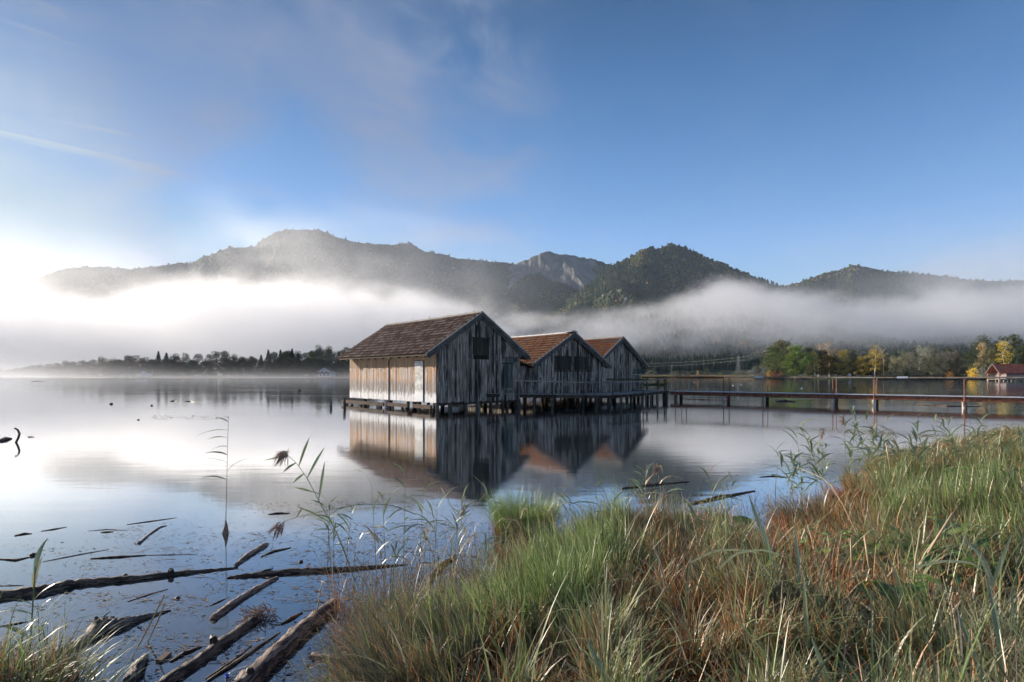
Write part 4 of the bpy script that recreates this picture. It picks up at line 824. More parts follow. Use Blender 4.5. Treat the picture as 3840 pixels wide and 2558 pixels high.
# ------------------------------------------------------------------ footbridge to the right bank
t = MT('rusty_steel'); n = t.noise(t.coord('Object', (2, 2, 2)), 3, 5, .65); t.col(t.mix(t.ss(n, .35, .65), (.11, .050, .035), (.28, .125, .075))); t.p.inputs['Roughness'].default_value = .85; rust = t.m
t = MT('rusty_pipe'); n = t.noise(t.coord('Object', (3, 3, 1.2)), 3, 4, .6); t.col(t.mix(t.ss(n, .4, .7), (.26, .10, .06), (.42, .21, .14))); pipe = t.m
t = MT('silvered_planks'); n = t.noise(t.coord('Object', (3, 3, 3)), 2, 4, .6); t.col(t.mix(n, (.42, .45, .48), (.72, .76, .80))); t.p.inputs['Roughness'].default_value = .45; silver = t.m
t = MT('concrete_pile'); s = t.noise(t.coord('Object', (6, 6, 2)), 1, 5, .7); t.col(t.mix(t.ss(s, .40, .58), (.62, .58, .52), (.20, .13, .09))); conc = t.m
W0 = Vector((12.6, 44.7, .70)); W1 = Vector((26.7, 33.0, .70)); wd = (W1 - W0).normalized(); wn_ = Vector((wd.y, -wd.x, 0)) * -1
if wn_.y < 0: wn_ = -wn_
BR = empty('footbridge', (W0.x, W0.y, 0), math.atan2(wd.y, wd.x), label='long narrow plank footbridge on rusty beams with a log handrail, leading right to the bank', cat='footbridge'); LB = 62.0; WW = 1.05
m = MB(); x = 0
while x < LB:
    l = hr.uniform(.14, .2); m.box(x + .006, x + l - .006, -.06 + hr.uniform(-.02, .02), WW + .04, .665, .70 + hr.uniform(0, .012), hr.random()); x += l
m.build('planks', silver, BR)
x = 0
while x < LB:
    l = hr.uniform(3.2, 4.4); m = MB(); m.box(x + .01, x + l - .01, -.10, -.062, .672, .715 + hr.uniform(-.006, .01), hr.random()); m.build('edge_board', silver, BR); x += l
for y in (.02, WW - .1):
    for k in range(10): m = MB(); m.box(k * LB / 10 + .01, (k + 1) * LB / 10, y, y + .09, .40, .66, hr.random()); m.box(k * LB / 10 + .01, (k + 1) * LB / 10, y - .05, y + .14, .385, .398); m.build('girder', rust, BR)
def wpos(px):
    r_ = (px - CX) / F; return (r_ * W0.y - W0.x) / (wd.x - r_ * wd.y)
posts = [.5] + [wpos(p) for p in (2715, 2862, 3124, 3278, 3616)]; last = posts[-1]; posts += [last + 7.2 * k for k in range(1, 6)]
for i, x in enumerate(posts):
    for y, rr, mt in ((-.02, .11, conc if i else w_pile), (WW - .02, .12, w_dark if i % 2 == 0 else rust)):
        m = MB(); m.tube([(x, y, -.8), (x, y, .36)], rr, 12); m.tube([(x, y, .30), (x, y, .38)], rr * 1.12, 12); m.build('pile', mt, BR, smooth=False)
    m = MB(); m.box(x - .07, x + .07, -.1, WW + .1, .365, .384); m.build('crossbeam', rust, BR)
    for y in (-.09, WW + .09): m = MB(); m.tube([(x + .01, y, .36), (x, y, 1.74)], .029, 8); m.build('rail_post', pipe if i != 1 else w_dark, BR)
m = MB(); m.tube([(wpos(2575), -.09, .38), (wpos(2575), -.09, 1.74)], .034, 8) if False else m.tube([(.9, WW + .09, .36), (.9, WW + .09, 1.74)], .036, 8); m.build('rail_post', pipe, BR)
for y in (-.09, WW + .09):
    for i, (a, b) in enumerate(zip(posts, posts[1:])):
        n = 5; pts = [Vector((a + (b - a) * k / n, y + hr.uniform(-.012, .012), 1.79 + hr.uniform(-.012, .018) + (.05 if i >= 5 else 0) * (k / n if i == 5 else 1))) for k in range(n + 1)]
        m = MB(); m.tube(pts, [hr.uniform(.036, .052) for _ in pts], 8, hr.random(), jit=.06, rnd=hr); m.build('handrail', w_dark if i == 0 else w_rail, BR)
for a, b in ((2831, 2864), (3364, 3405)): m = MB(); m.tube([(wpos(a), -.09, 1.795), (wpos(b), -.09, 1.80)], .068, 10); m.build('rail_sleeve', silver, BR)

# stakes left of the large boathouse
for px, y0, y1, lab in ((1240, 1536, 1503, 'shorter leaning wooden stake, farther left of the large boathouse'), (1291, 1541, 1493, 'taller wooden stake close to the corner of the large boathouse')):
    b = at(px, y0 - 8); m = MB(); zt_ = zat(y1, b.y); m.tube([(b.x + .05, b.y, -.5), (b.x, b.y, zt_)], [.085, .075], 8, .6); tag(m.build('mooring_stake', w_pile), lab, 'stake', 'stakes beside the large boathouse')

# ------------------------------------------------------------------ other buildings
# red roofed boathouse at the right edge
t = MT('plum_boards'); s = t.sep(t.coord('Object'))[2]; n = t.noise(t.coord('Object', (5, 5, .5)), 1, 4, .6); c = t.mix(t.ss(s, 2.25, 2.35), (.24, .22, .225), (.17, .085, .08)); t.col(t.mix(t.ss(n, .35, .7, .0, .5), c, (.12, .10, .10))); plum = t.m
RB = empty('boathouse', (atd(3712, 0, 190).x, 186, 0), R(-12), label='long red tiled boathouse standing in the water at the right edge', cat='boathouse')
Lr, Wr, ze, zp = 26, 7.0, 2.95, 5.95
m = MB(); boards(m, 'x', 2.1, Lr, .5, .9, lambda u: ze + .3, -1, .3, .5, .1); m.build('side_wall', plum, RB)
m = MB(); boards(m, 'x', 2.1, Lr, Wr - .5, .9, lambda u: ze + .3, 1, .3, .5, .1); m.build('side_wall', plum, RB)
m = MB(); boards(m, 'y', .5, Wr - .5, 2.1, .9, lambda u: ze + .1 + (zp - ze) * (1 - abs(u - Wr / 2) / (Wr / 2)) - .15, -1, .3, .5, .1); m.build('gable_wall', plum, RB)
for s in (-1, 1):
    v = []; K = 60; rws = 14; y0 = Wr / 2
    for r_ in range(rws + 1):
        for k in range(K + 1): v.append((-.3 + (Lr + .3) * k / K, y0 + s * (Wr / 2 + .3) * r_ / rws, zp - (zp - ze + .2) * r_ / rws + .03 * (k % 2)))
    f = [(r_ * (K + 1) + k, r_ * (K + 1) + k + 1, (r_ + 1) * (K + 1) + k + 1, (r_ + 1) * (K + 1) + k) for r_ in range(rws) for k in range(K)]
    link('tiled_roof', np_mesh('tiled_roof', v, f, tile4, {'tint': np.random.RandomState(2).rand(len(v))}), RB)
    m = MB(); m.beam((-.35, y0, zp + .02), (-.35, y0 + s * (Wr / 2 + .35), ze - .22), .10, .34); m.build('barge_board', w_trim, RB)
    m = MB(); m.beam((.1, y0 + s * (Wr / 2 - .45), .9), (.1, y0 + s * (Wr / 2 - .45), ze), .28, .28); m.build('porch_post', pipe, RB)
    m = MB(); m.beam((-.2, y0 + s * (Wr / 2 - .45), ze - .1), (2.1, y0 + s * (Wr / 2 - .45), ze - .1), .2, .3); m.build('eaves_beam', pipe, RB)
    for sx in (1,): m = MB(); m.beam((.1, y0 + s * (Wr / 2 - .45), ze - 1.0), (1.1, y0 + s * (Wr / 2 - .45), ze - .15), .16, .16); m.build('brace', pipe, RB)
m = MB(); m.box(-.2, Lr, .2, Wr - .2, .72, .88); m.build('deck', w_rail, RB)
for k in range(12):
    for y in (.5, Wr - .5): m = MB(); m.tube([(.1 + k * 2.3, y, -.5), (.1 + k * 2.3, y, .72)], .2 if k else .32, 8); m.build('pile', conc if k < 4 else w_dark, RB)
# small boathouse and chalet on the left shore
def house(px0, px1, d, z0, zw, zr_, depth, rz, walls, roofm, name, label, cat, win=()):
    x0 = (px0 - CX) / F * d; wd_ = (px1 - px0) / F * d; r = empty(name, (x0, d, z0), rz, label=label, cat=cat); m = MB(); m.box(0, wd_, 0, depth, 0, zw); m.add([(0, 0, zw), (wd_, 0, zw), (wd_ / 2, 0, zr_ - .2), (0, depth, zw), (wd_, depth, zw), (wd_ / 2, depth, zr_ - .2)], [(0, 1, 2), (4, 3, 5)]); m.build('wall', walls, r)
    o = .9
    for s in (-1, 1):
        m = MB(); e = wd_ / 2 + s * (wd_ / 2 + o); sl = (zr_ - zw) / (wd_ / 2); ze_ = zw - o * sl
        m.hexa([(e, -o, ze_), (wd_ / 2, -o, zr_), (wd_ / 2, depth + o, zr_), (e, depth + o, ze_), (e, -o, ze_ + .2), (wd_ / 2, -o, zr_ + .2), (wd_ / 2, depth + o, zr_ + .2), (e, depth + o, ze_ + .2)]); m.build('roof', roofm, r)
    for a, b, c_, e_ in win:
        m = MB(); m.box(a, b, -.06, -.01, c_, e_); wf = m.build('window', black, r); m = MB(); m.box(a - .08, b + .08, -.09, -.062, c_ - .12, c_ - .02); m.build('sill', whitem, wf)
    return r, wd_
t = MT('slate_blue'); t.col((.16, .19, .25)); slate = t.m
t = MT('dark_shingle'); t.col((.07, .06, .055)); shingle = t.m
t = MT('white_render'); t.col((.34, .36, .40)); render_w = t.m
house(446, 476, shore_d(460) - 14, .3, 1.6, 3.2, 6, .1, w_rail, slate, 'boathouse', 'tiny boathouse with a slate blue roof on the misty left shore', 'boathouse')
ch, cw = house(1193, 1242, 440, 1.2, 4.4, 7.6, 9, -.1, render_w, shingle, 'chalet', 'white walled chalet with a wide dark roof below the left shore trees', 'chalet', [(1.2, 2.4, .7, 2.0), (4.4, 5.6, .7, 2.0), (7.6, 8.8, .7, 2.0), (3.0, 4.0, 3.2, 4.2), (6.2, 7.2, 3.2, 4.2)])
m = MB(); m.box(.2, cw - .2, -1.3, -.02, 2.5, 2.65); m.box(.2, cw - .2, -1.32, -1.24, 2.65, 3.5); m.build('balcony', w_dark, ch)
house(525, 552, 452, 1.2, 3.4, 5.4, 7, .05, render_w, shingle, 'cottage', 'pale cottage half hidden under the trees left of the tall left shore spruces', 'cottage')
b = atd(3186, 1409, 322); e = empty('notice_board', (b.x, b.y, .9), 0, label='small white and blue notice board on the lawn between two yellow trees', cat='notice board')
t = MT('blue_paint'); t.col((.10, .22, .55)); bluem = t.m
m = MB(); m.box(-.9, .9, -.05, .05, .7, 2.4); m.build('panel', whitem, e); m = MB(); m.box(-.9, -.1, -.07, -.052, .8, 1.5); m.build('notice', bluem, e)
for s in (-1, 1): m = MB(); m.box(s * .8 - .06, s * .8 + .06, -.04, .04, 0, .7); m.build('post', w_dark, e)
b = atd(3320, 1405, 312); e = empty('bench', (b.x, b.y, .9), .1, label='pale wooden bench under the nearly bare white stemmed birch', cat='bench')
m = MB(); m.box(-2, 2, -.3, .3, .45, .58); m.build('seat', w_rail, e); m = MB(); m.box(-2, 2, .28, .36, .6, 1.1); m.build('backrest', w_rail, e)
for s in (-1.7, 1.7): m = MB(); m.box(s - .08, s + .08, -.25, .25, 0, .45); m.build('leg', w_rail, e)
# waterfowl
t = MT('dark_plumage'); t.col((.05, .04, .035)); duck_m = t.m
t = MT('white_plumage'); t.col((.8, .8, .78)); gull_m = t.m
t = MT('bill'); t.col((.5, .28, .05)); bill_m = t.m
def bird(px, py, size, heading, mat, name, label, grp=None):
    p = at(px, py); e = empty(name, (p.x, p.y, 0), heading, label=label, cat=name, group=grp); s = size
    m = MB(); pts = [(-.50, 0, .20), (-.42, 0, .17), (-.25, 0, .12), (0, 0, .10), (.2, 0, .12), (.30, 0, .17), (.335, 0, .28), (.36, 0, .37), (.41, 0, .405), (.46, 0, .40)]; rad = [.01, .05, .12, .16, .13, .075, .05, .05, .065, .02]
    m.tube([Vector(q) * s for q in pts], [r_ * s for r_ in rad], 10); m.build('body', mat, e, smooth=True)
    m = MB(); m.tube([Vector((.45, 0, .395)) * s, Vector((.54, 0, .37)) * s], [.022 * s, .01 * s], 6); m.build('bill', bill_m, e)
bird(1123, 1466, .62, R(178), duck_m, 'duck', 'single dark duck swimming left of the large boathouse')
bird(3204, 1455, .5, R(0), duck_m, 'duck', 'small dark diving duck on the water behind the footbridge')
for px, py, k in ((3006, 1457, 0), (2749, 1446, 1), (2779, 1444, 0), (2604, 1434, 1)): bird(px, py, .42, R(20 + 120 * k), gull_m, 'gull', {3006: 'white gull lowest on the open water behind the footbridge', 2749: 'left of two white gulls close together behind the footbridge', 2779: 'right of two white gulls close together behind the footbridge', 2604: 'white gull farthest left beyond the jetty corner'}[px], 'gulls resting on the water')
# ------------------------------------------------------------------ the bank in the foreground
_px = [(1420, 2558), (1500, 2420), (1640, 2330), (1790, 2330), (1890, 2270), (2000, 2200), (2120, 2120), (2250, 2010), (2450, 1960), (2700, 2010), (2820, 2100), (2960, 2140), (3060, 2070), (3110, 1940), (3200, 1800), (3400, 1740), (3600, 1690), (3840, 1650)]
SH = [(-9, .2), (-7.0, 1.6), (-4.6, 2.2), (-3.7, 2.9), (-3.15, 3.2), (-2.75, 3.1), (-2.4, 2.5), (-1.9, 1.6), (-1.2, 1.4), (-.8, 2.2), (-.82, 2.9)] + [tuple(at(*q))[:2] for q in _px] + [(22, 20), (32, 24), (46, 31), (60, 36), (90, 36), (90, -50), (-9, -50)]
SHn = np.array(SH, float)
def sdist(X, Y):
    "signed distance to the water's edge, positive on the bank"
    best = np.full(X.shape, 1e9); ins = np.zeros(X.shape, bool); n = len(SHn)
    for i in range(n):
        a = SHn[i]; b = SHn[(i + 1) % n]; e = b - a; t = np.clip(((X - a[0]) * e[0] + (Y - a[1]) * e[1]) / (e @ e), 0, 1)
        best = np.minimum(best, np.hypot(X - a[0] - t * e[0], Y - a[1] - t * e[1]))
        c = ((a[1] > Y) != (b[1] > Y)); xi = a[0] + (Y - a[1]) * e[0] / (e[1] if abs(e[1]) > 1e-9 else 1e-9); ins ^= c & (X < xi)
    return np.where(ins, best, -best)
def ground(X, Y):
    s = sdist(X, Y) + (fbm(X * 1.6 + 40, Y * 1.6 + 40, 4) - .5) * .95
    z = np.where(s > 0, .42 * (1 - np.exp(-np.clip(s, 0, None) / .9)) + .012 * np.clip(s, 0, 12), s * .8)
    return np.clip(z + (fbm(X * 2.1 + 9, Y * 2.1 + 5, 4) - .5) * .26 * np.clip(s * 1.5 + .4, 0, 1), -.7, 2), s
xs_ = np.concatenate([np.linspace(-9, -4, 40), np.linspace(-3.9, 7, 190), np.linspace(7.1, 20, 120), np.linspace(20.5, 90, 60)]); ys_ = np.concatenate([np.linspace(-50, -1, 16), np.linspace(-.8, 14, 210), np.linspace(14.2, 37, 90)])
GX, GY = np.meshgrid(xs_, ys_); GZ, GS = ground(GX, GY); nx_ = len(xs_)
ii = (np.arange(len(ys_) - 1)[:, None] * nx_ + np.arange(nx_ - 1)[None]).ravel(); fc = np.stack([ii, ii + 1, ii + nx_ + 1, ii + nx_], 1)
keep = (GS.ravel()[fc] > -1.0).any(1)
t = MT('soil'); n = t.noise(t.wcoord((1, 1, 1)), 9, 5, .7); n2 = t.noise(t.wcoord((1, 1, 1)), 1.2, 3, .6)
t.col(t.mix(t.ss(n2, .4, .6), t.mix(n, (.030, .022, .013), (.12, .07, .032)), t.mix(n, (.020, .020, .010), (.07, .06, .03)))); t.bump(n, .03); t.p.inputs['Roughness'].default_value = .95
tag(link('bank', np_mesh('bank', np.stack([GX, GY, GZ], -1).reshape(-1, 3), fc[keep], t.m, smooth=True)), kind='structure')

def blades(name, n_or_pts, mat, label, cat, L=(.15, .45), W_=(.003, .006), lean=.5, droop=.5, seed=0, seg=4, dirv=None, tmu=.5, tsd=.25, lens=None, kind='stuff', sunk=.02, flow=0):
    rs = np.random.RandomState(seed); P = n_or_pts; n = len(P)
    L_ = rs.uniform(L[0], L[1], n) * (1 if lens is None else lens); wd = rs.uniform(W_[0], W_[1], n)
    a = rs.uniform(0, 2 * np.pi, n); dv = np.stack([np.cos(a), np.sin(a), 0 * a], -1)
    if dirv is not None: dv = dv * .45 + dirv; dv /= np.maximum(.2, np.linalg.norm(dv, axis=1))[:, None]
    if flow:
        fa = fbm(P[:, 0] * 1.5 + 60, P[:, 1] * 1.5 + 60, 3) * 16; fl = np.stack([np.cos(fa) - .35, np.sin(fa), 0 * fa], -1) * flow; dv = dv + fl; dv /= np.maximum(.35, np.linalg.norm(dv, axis=1))[:, None]; L_ = L_ * np.clip(.12 + 1.9 * fbm(P[:, 0] * 4.2 + 5, P[:, 1] * 4.2 + 8, 3) ** 1.2, .25, 1.5)
    ln = np.abs(rs.normal(0, lean, n))[:, None]; dr = (droop * rs.uniform(.2, 1.6, n))[:, None]
    sd_ = np.stack([-dv[:, 1], dv[:, 0], 0 * a], -1); tw = rs.normal(0, .6, (n, 1)); sd_ = sd_ + dv * tw; sd_ /= np.linalg.norm(sd_, axis=1)[:, None]
    up = np.array([[0, 0, 1.]]); rows = []; p = P.copy(); p[:, 2] -= sunk; step = L_[:, None] / seg
    for k in range(seg + 1):
        w_ = wd * (1 - (k / seg) ** 1.8) + .0004; w_ = w_[:, None]
        rows.append(np.stack([p - sd_ * w_, p + sd_ * w_], 1))
        ang = ln + dr * (k / seg) ** 1.3 * 1.6; p = p + (dv * np.sin(ang) + up * np.cos(ang)) * step
    v = np.stack(rows, 1).reshape(-1, 3); q = np.arange(n)[:, None] * (2 * (seg + 1)); f = np.concatenate([q + np.array([[2 * k, 2 * k + 1, 2 * k + 3, 2 * k + 2]]) for k in range(seg)])
    tn = np.clip(rs.normal(tmu, tsd, n), 0, 1)
    along = np.tile(np.repeat(np.arange(seg + 1) / seg, 2), n)
    me = np_mesh(name, v, f, mat, {'tint': np.repeat(tn, 2 * (seg + 1)), 'along': along})
    return tag(link(name, me), label, cat, kind=kind)
def grass_mat(name, stops, base, tip, trans=.38, gloss=.05):
    t = MT(name); c = t.ramp(t.attr('tint'), stops); al = t.attr('along'); n = t.noise(t.wcoord(), 1.1, 3, .6)
    c = t.mix(t.ss(al, .0, .45, .75, 0), c, base); c = t.mix(t.math('MULTIPLY', t.ss(al, .75, 1), t.ss(n, .35, .6)), c, tip); return t.leafy(c, trans, gloss, .38)
g_green = grass_mat('green_grass', [(0, (.085, .10, .042)), (.4, (.17, .20, .085)), (.8, (.31, .335, .17)), (1, (.48, .47, .33))], (.15, .11, .05), (.46, .43, .28))
g_fresh = grass_mat('fresh_grass', [(0, (.10, .155, .045)), (.5, (.21, .31, .09)), (1, (.38, .45, .20))], (.11, .13, .045), (.40, .43, .22))
g_sedge = grass_mat('sedge', [(0, (.055, .062, .034)), (.5, (.135, .145, .085)), (.85, (.25, .23, .145)), (1, (.40, .25, .13))], (.23, .10, .035), (.42, .27, .15), .25, .08)
g_dry = grass_mat('dry_grass', [(0, (.13, .045, .016)), (.4, (.36, .13, .038)), (.7, (.54, .235, .075)), (.9, (.64, .40, .22)), (1, (.76, .66, .50))], (.20, .065, .020), (.66, .45, .28), .3, .04)
g_straw = grass_mat('straw', [(0, (.30, .14, .065)), (.5, (.56, .34, .18)), (1, (.78, .68, .52))], (.38, .16, .06), (.76, .65, .49), .15, .05)
rg = np.random.RandomState(99)
def sample(n, seed, dmax=16, smin=.03, dens=None, pw=1.0):
    "points on the bank inside the view, density falling with distance"
    rs = np.random.RandomState(seed); out = []; got = 0
    while got < n:
        k = n * 3; u = rs.uniform(-1.02, 1.05, k); d = 1.35 + (dmax - 1.35) * rs.uniform(0, 1, k) ** (1.7 * pw); x = u * d; z, s = ground(x, d)
        ok = (s > smin) & (rs.uniform(0, 1, k) < .35 + .65 * np.clip(d / 5, 0, 1)); 
        ok &= rs.uniform(0, 1, k) < .18 + 2.6 * np.clip(fbm(x * 4.2 + 5, d * 4.2 + 8, 3) - .33, 0, 1)
        if dens is not None: ok &= rs.uniform(0, 1, k) < dens(x, d, s)
        out.append(np.stack([x, d, z], -1)[ok]); got += ok.sum()
    return np.concatenate(out)[:n]
def patch(f, o, a, b): return lambda x, y, s: np.clip((fbm(x * f + o, y * f + o, 3) - a) / (b - a), 0, 1)
def pxof(x, y, z=.3): return x / y * F + CX, HY - (z - EYE) / y * F
def region(px0, px1, py0, py1, soft=120):
    def fn(x, y, s):
        a, b = pxof(x, y); g = lambda v, lo, hi: np.clip((v - lo) / soft + .5, 0, 1) * np.clip((hi - v) / soft + .5, 0, 1); return g(a, px0, px1) * g(b, py0, py1)
    return fn
def mixd(*fs): return lambda x, y, s: np.clip(sum(w_ * f(x, y, s) for w_, f in fs), 0, 1)
one = lambda x, y, s: np.ones_like(x)
_or = [region(2230, 2600, 2150, 2420, 90), region(2950, 3260, 1850, 2040, 90), region(3000, 3700, 2260, 2460, 160), region(2500, 2900, 2400, 2600, 120), region(1800, 2060, 2340, 2600, 100), region(3380, 3720, 1640, 1820, 90), region(2850, 3130, 2060, 2230, 80), region(2380, 2800, 1960, 2090, 80)]
def orange(x, y, s): return np.clip(sum(f(x, y, s) for f in _or) * (.35 + 1.1 * fbm(x * 3 + 70, y * 3 + 70, 3)), 0, 1)
_hb = region(3090, 3640, 1980, 2190, 60)
def less(f): return lambda x, y, s: f(x, y, s) * (1 - .9 * orange(x, y, s)) * (1 - .8 * _hb(x, y, s))
blades('dry_grass', sample(62000, 1, dens=mixd((.16, one), (.35, patch(1.1, 3, .42, .58)), (1, orange))), g_dry, 'matted rust orange dead grass and stubble between the green tufts', 'dry grass', (.06, .26), (.0022, .0048), .55, .5, 1, 3, flow=.9)
blades('green_grass', sample(62000, 2, dens=less(mixd((.30, one), (.65, patch(.9, 21, .45, .6)), (.6, region(1700, 2500, 1900, 2450))))), g_green, 'pale dewy green grass over the bank', 'grass', (.08, .34), (.002, .0045), .32, .5, 2, 4, flow=.9)
blades('fine_grass', sample(52000, 3, dens=less(mixd((.35, one), (.6, patch(1.7, 8, .4, .6))))), g_sedge, 'thin grey green wiry grass criss-crossing the bank', 'grass', (.10, .36), (.0012, .0030), .85, .8, 3, 4, flow=.9)
blades('fresh_grass', sample(11000, 4, dens=less(mixd((1, region(1780, 2330, 1950, 2450)), (.4, region(3300, 3840, 1750, 2150)), (.05, one)))), g_fresh, 'fresh light green upright grass at the water edge', 'grass', (.18, .50), (.0025, .0055), .16, .35, 4, 5, flow=.9)
blades('stubble', sample(7000, 5, smin=.2, dens=mixd((.9, region(2150, 3100, 2050, 2450)), (.9, region(3000, 3700, 2050, 2350)), (.25, one))), g_straw, 'upright cut reed stubble in straw and orange', 'stubble', (.05, .17), (.003, .006), .14, .05, 5, 2, tmu=.4)
blades('litter', sample(26000, 6, dens=mixd((.5, one), (.6, orange))), g_dry, 'fallen dead stalks lying flat on the bank', 'plant litter', (.12, .45), (.002, .0045), 1.35, .25, 6, 3, tmu=.6)
# distant part of the bank, larger and sparser
far_b = sample(26000, 7, dmax=60, pw=.62, dens=lambda x, y, s: (y > 9) * 1.)
blades('bank_grass', far_b, g_green, 'rough grass on the farther bank to the right', 'grass', (.12, .34), (.004, .009), .35, .5, 7, 3, tmu=.4, flow=.9)
blades('bank_sedge', sample(26000, 8, dmax=60, pw=.62, dens=lambda x, y, s: (y > 8) * 1.), g_dry, 'orange dead sedge on the farther bank to the right', 'dry grass', (.10, .30), (.004, .008), .4, .5, 8, 3, flow=.9)
# leaning tussocks of sedge, each one a thing
def tussock(px, py, n, rad, L, dirv, mat, label, seed, z=None, lean=.5, droop=.8, w_=(.0018, .004), tmu=.5, name='grass_tussock', sh=None):
    c = at(px, py, z if z is not None else .3); rs = np.random.RandomState(seed)
    if z is None: c.z = float(ground(np.array([c.x]), np.array([c.y]))[0][0])
    r_ = rad * np.sqrt(rs.uniform(0, 1, n)); a = rs.uniform(0, 6.283, n); P = np.stack([r_ * np.cos(a), r_ * np.sin(a), 0 * a], -1); radial = np.stack([np.cos(a), np.sin(a), 0 * a], -1) * (r_ / rad)[:, None] * .9
    P[:, 2] += .05 * (1 - (r_ / rad) ** 2)
    o = blades(name, P, mat, label, 'tussock', L, w_, lean, droop, seed, 5, dirv=radial + np.array([dirv]), tmu=tmu, kind='thing'); o.location = c; o['group'] = 'grass tussocks on the bank'; return o
tussock(1965, 1992, 2200, .34, (.22, .56), (0, 0, 0), g_fresh, 'round green tussock standing by itself in the water', 21, z=.0, lean=.3, droop=.5)
tussock(1925, 1990, 500, .22, (0.07, 0.21), (-.3, -.2, 0), g_dry, 'low brown skirt of dead blades under the lone green tussock', 22, z=.0, lean=.8, droop=.8)
tussock(2330, 2070, 2300, .60, (0.22, 0.53), (-1.0, .15, 0), g_sedge, 'big dark sedge tussock combed over to the left towards the lone tussock', 23, lean=.75, droop=.45)
tussock(2500, 2050, 1600, .50, (0.19, 0.43), (-.9, .1, 0), g_sedge, 'dark sedge tussock right of the big combed one', 24, lean=.7, droop=.5)
tussock(3120, 1990, 2600, .55, (0.19, 0.46), (-1.0, -.35, 0), g_dry, 'rust orange tussock drooping left over the little bay', 25, lean=.8, droop=.8, tmu=.35)
tussock(3060, 1880, 1500, .5, (0.19, 0.43), (-.9, 0, 0), g_sedge, 'grey green tussock leaning out above the rust orange one', 26, lean=.7, droop=.6)
tussock(3240, 1860, 1300, .45, (0.15, 0.37), (-.8, 0, 0), g_dry, 'small orange tussock behind the grey green one', 27, lean=.6, droop=.7)
tussock(3560, 1900, 1300, .5, (0.19, 0.40), (-.5, 0, 0), g_sedge, 'grey green tussock on the right bank in front of the reeds', 28, lean=.5, droop=.7)
tussock(1600, 2520, 1700, .34, (0.22, 0.53), (-1.0, .25, 0), g_sedge, 'long bladed sedge arching left over the water at the bottom edge', 29, lean=.75, droop=.75)
tussock(1540, 2590, 900, .35, (0.19, 0.43), (-1.0, .0, 0), g_sedge, 'lower arching sedge at the bottom edge nearest the pale log', 30, lean=.8, droop=.8)
tussock(1800, 2380, 1300, .32, (0.19, 0.37), (-.2, .1, 0), g_fresh, 'bright green tussock at the corner of the bank', 31, lean=.3, droop=.6)
tussock(1690, 2420, 900, .3, (0.15, 0.31), (-.3, 0, 0), g_dry, 'orange tussock below the bright green one at the corner of the bank', 32, lean=.4, droop=.6, tmu=.3)
tussock(2400, 2340, 900, .26, (0.07, 0.21), (0, 0, 0), g_dry, 'vivid orange clump of cut stems around a dark hollow', 33, lean=.2, droop=.12, w_=(.003, .006), tmu=.35)
tussock(2980, 2120, 900, .40, (0.11, 0.25), (-.2, 0, 0), g_straw, 'clump of straw coloured stubble beside the little bay', 34, lean=.2, droop=.1, w_=(.003, .006), tmu=.4)
tussock(3260, 2320, 900, .40, (0.09, 0.22), (0, 0, 0), g_straw, 'clump of pale stubble below the leafy green plants', 35, lean=.25, droop=.15, w_=(.003, .006), tmu=.55)
tussock(3500, 2340, 800, .28, (0.12, 0.31), (.8, -.2, 0), g_dry, 'nest-like heap of reddish dead stalks at the lower right', 36, lean=1.2, droop=.3, tmu=.45)
tussock(3720, 2200, 1600, .5, (0.19, 0.43), (-.8, .2, 0), g_green, 'dark green grass tussock at the right edge', 37, lean=.8, droop=.6, tmu=.1)
tussock(60, 2600, 170, .34, (0.14, 0.34), (.5, .1, 0), g_green, 'broad bladed wet grass in the lower left corner', 38, z=.12, lean=.35, droop=.6, w_=(.005, .011), tmu=.75)
tussock(230, 2640, 110, .28, (0.14, 0.32), (.7, .1, 0), g_fresh, 'thin bright blades right of the lower left corner clump', 39, z=.05, lean=.5, droop=.4, w_=(.003, .007), tmu=.6)

# ------------------------------------------------------------------ reeds, each stem a thing
rr = random.Random(2024)
t = MT('reed_leaf'); n = t.noise(t.coord('Object', (9, 9, 9)), 1, 3, .5); c = t.ramp(t.attr('tint'), [(0, (.09, .15, .065)), (.5, (.17, .25, .11)), (.85, (.30, .34, .18)), (1, (.40, .24, .10))]); c = t.mix(t.math('MULTIPLY', n, .4), c, (.34, .36, .24)); leaf_m = t.leafy(c, .35, .14, .35)
t = MT('reed_stem'); c = t.ramp(t.attr('tint'), [(0, (.13, .17, .07)), (.5, (.24, .24, .12)), (1, (.50, .36, .22))]); t.col(c); t.p.inputs['Roughness'].default_value = .45; stem_m = t.m
t = MT('reed_plume'); t.col(t.mix(t.noise(t.coord(), 40, 2), (.14, .075, .055), (.38, .26, .20))); plume_m = t.m
def curve_pts(h, lx, ly, bend, n=9):
    return [Vector((lx * h * (k / n) + bend * lx * h * (k / n) ** 2.2, ly * h * (k / n) + bend * ly * h * (k / n) ** 2.2, h * (k / n) * (1 - .25 * bend * (k / n) ** 2 * (abs(lx) + abs(ly))))) for k in range(n + 1)]
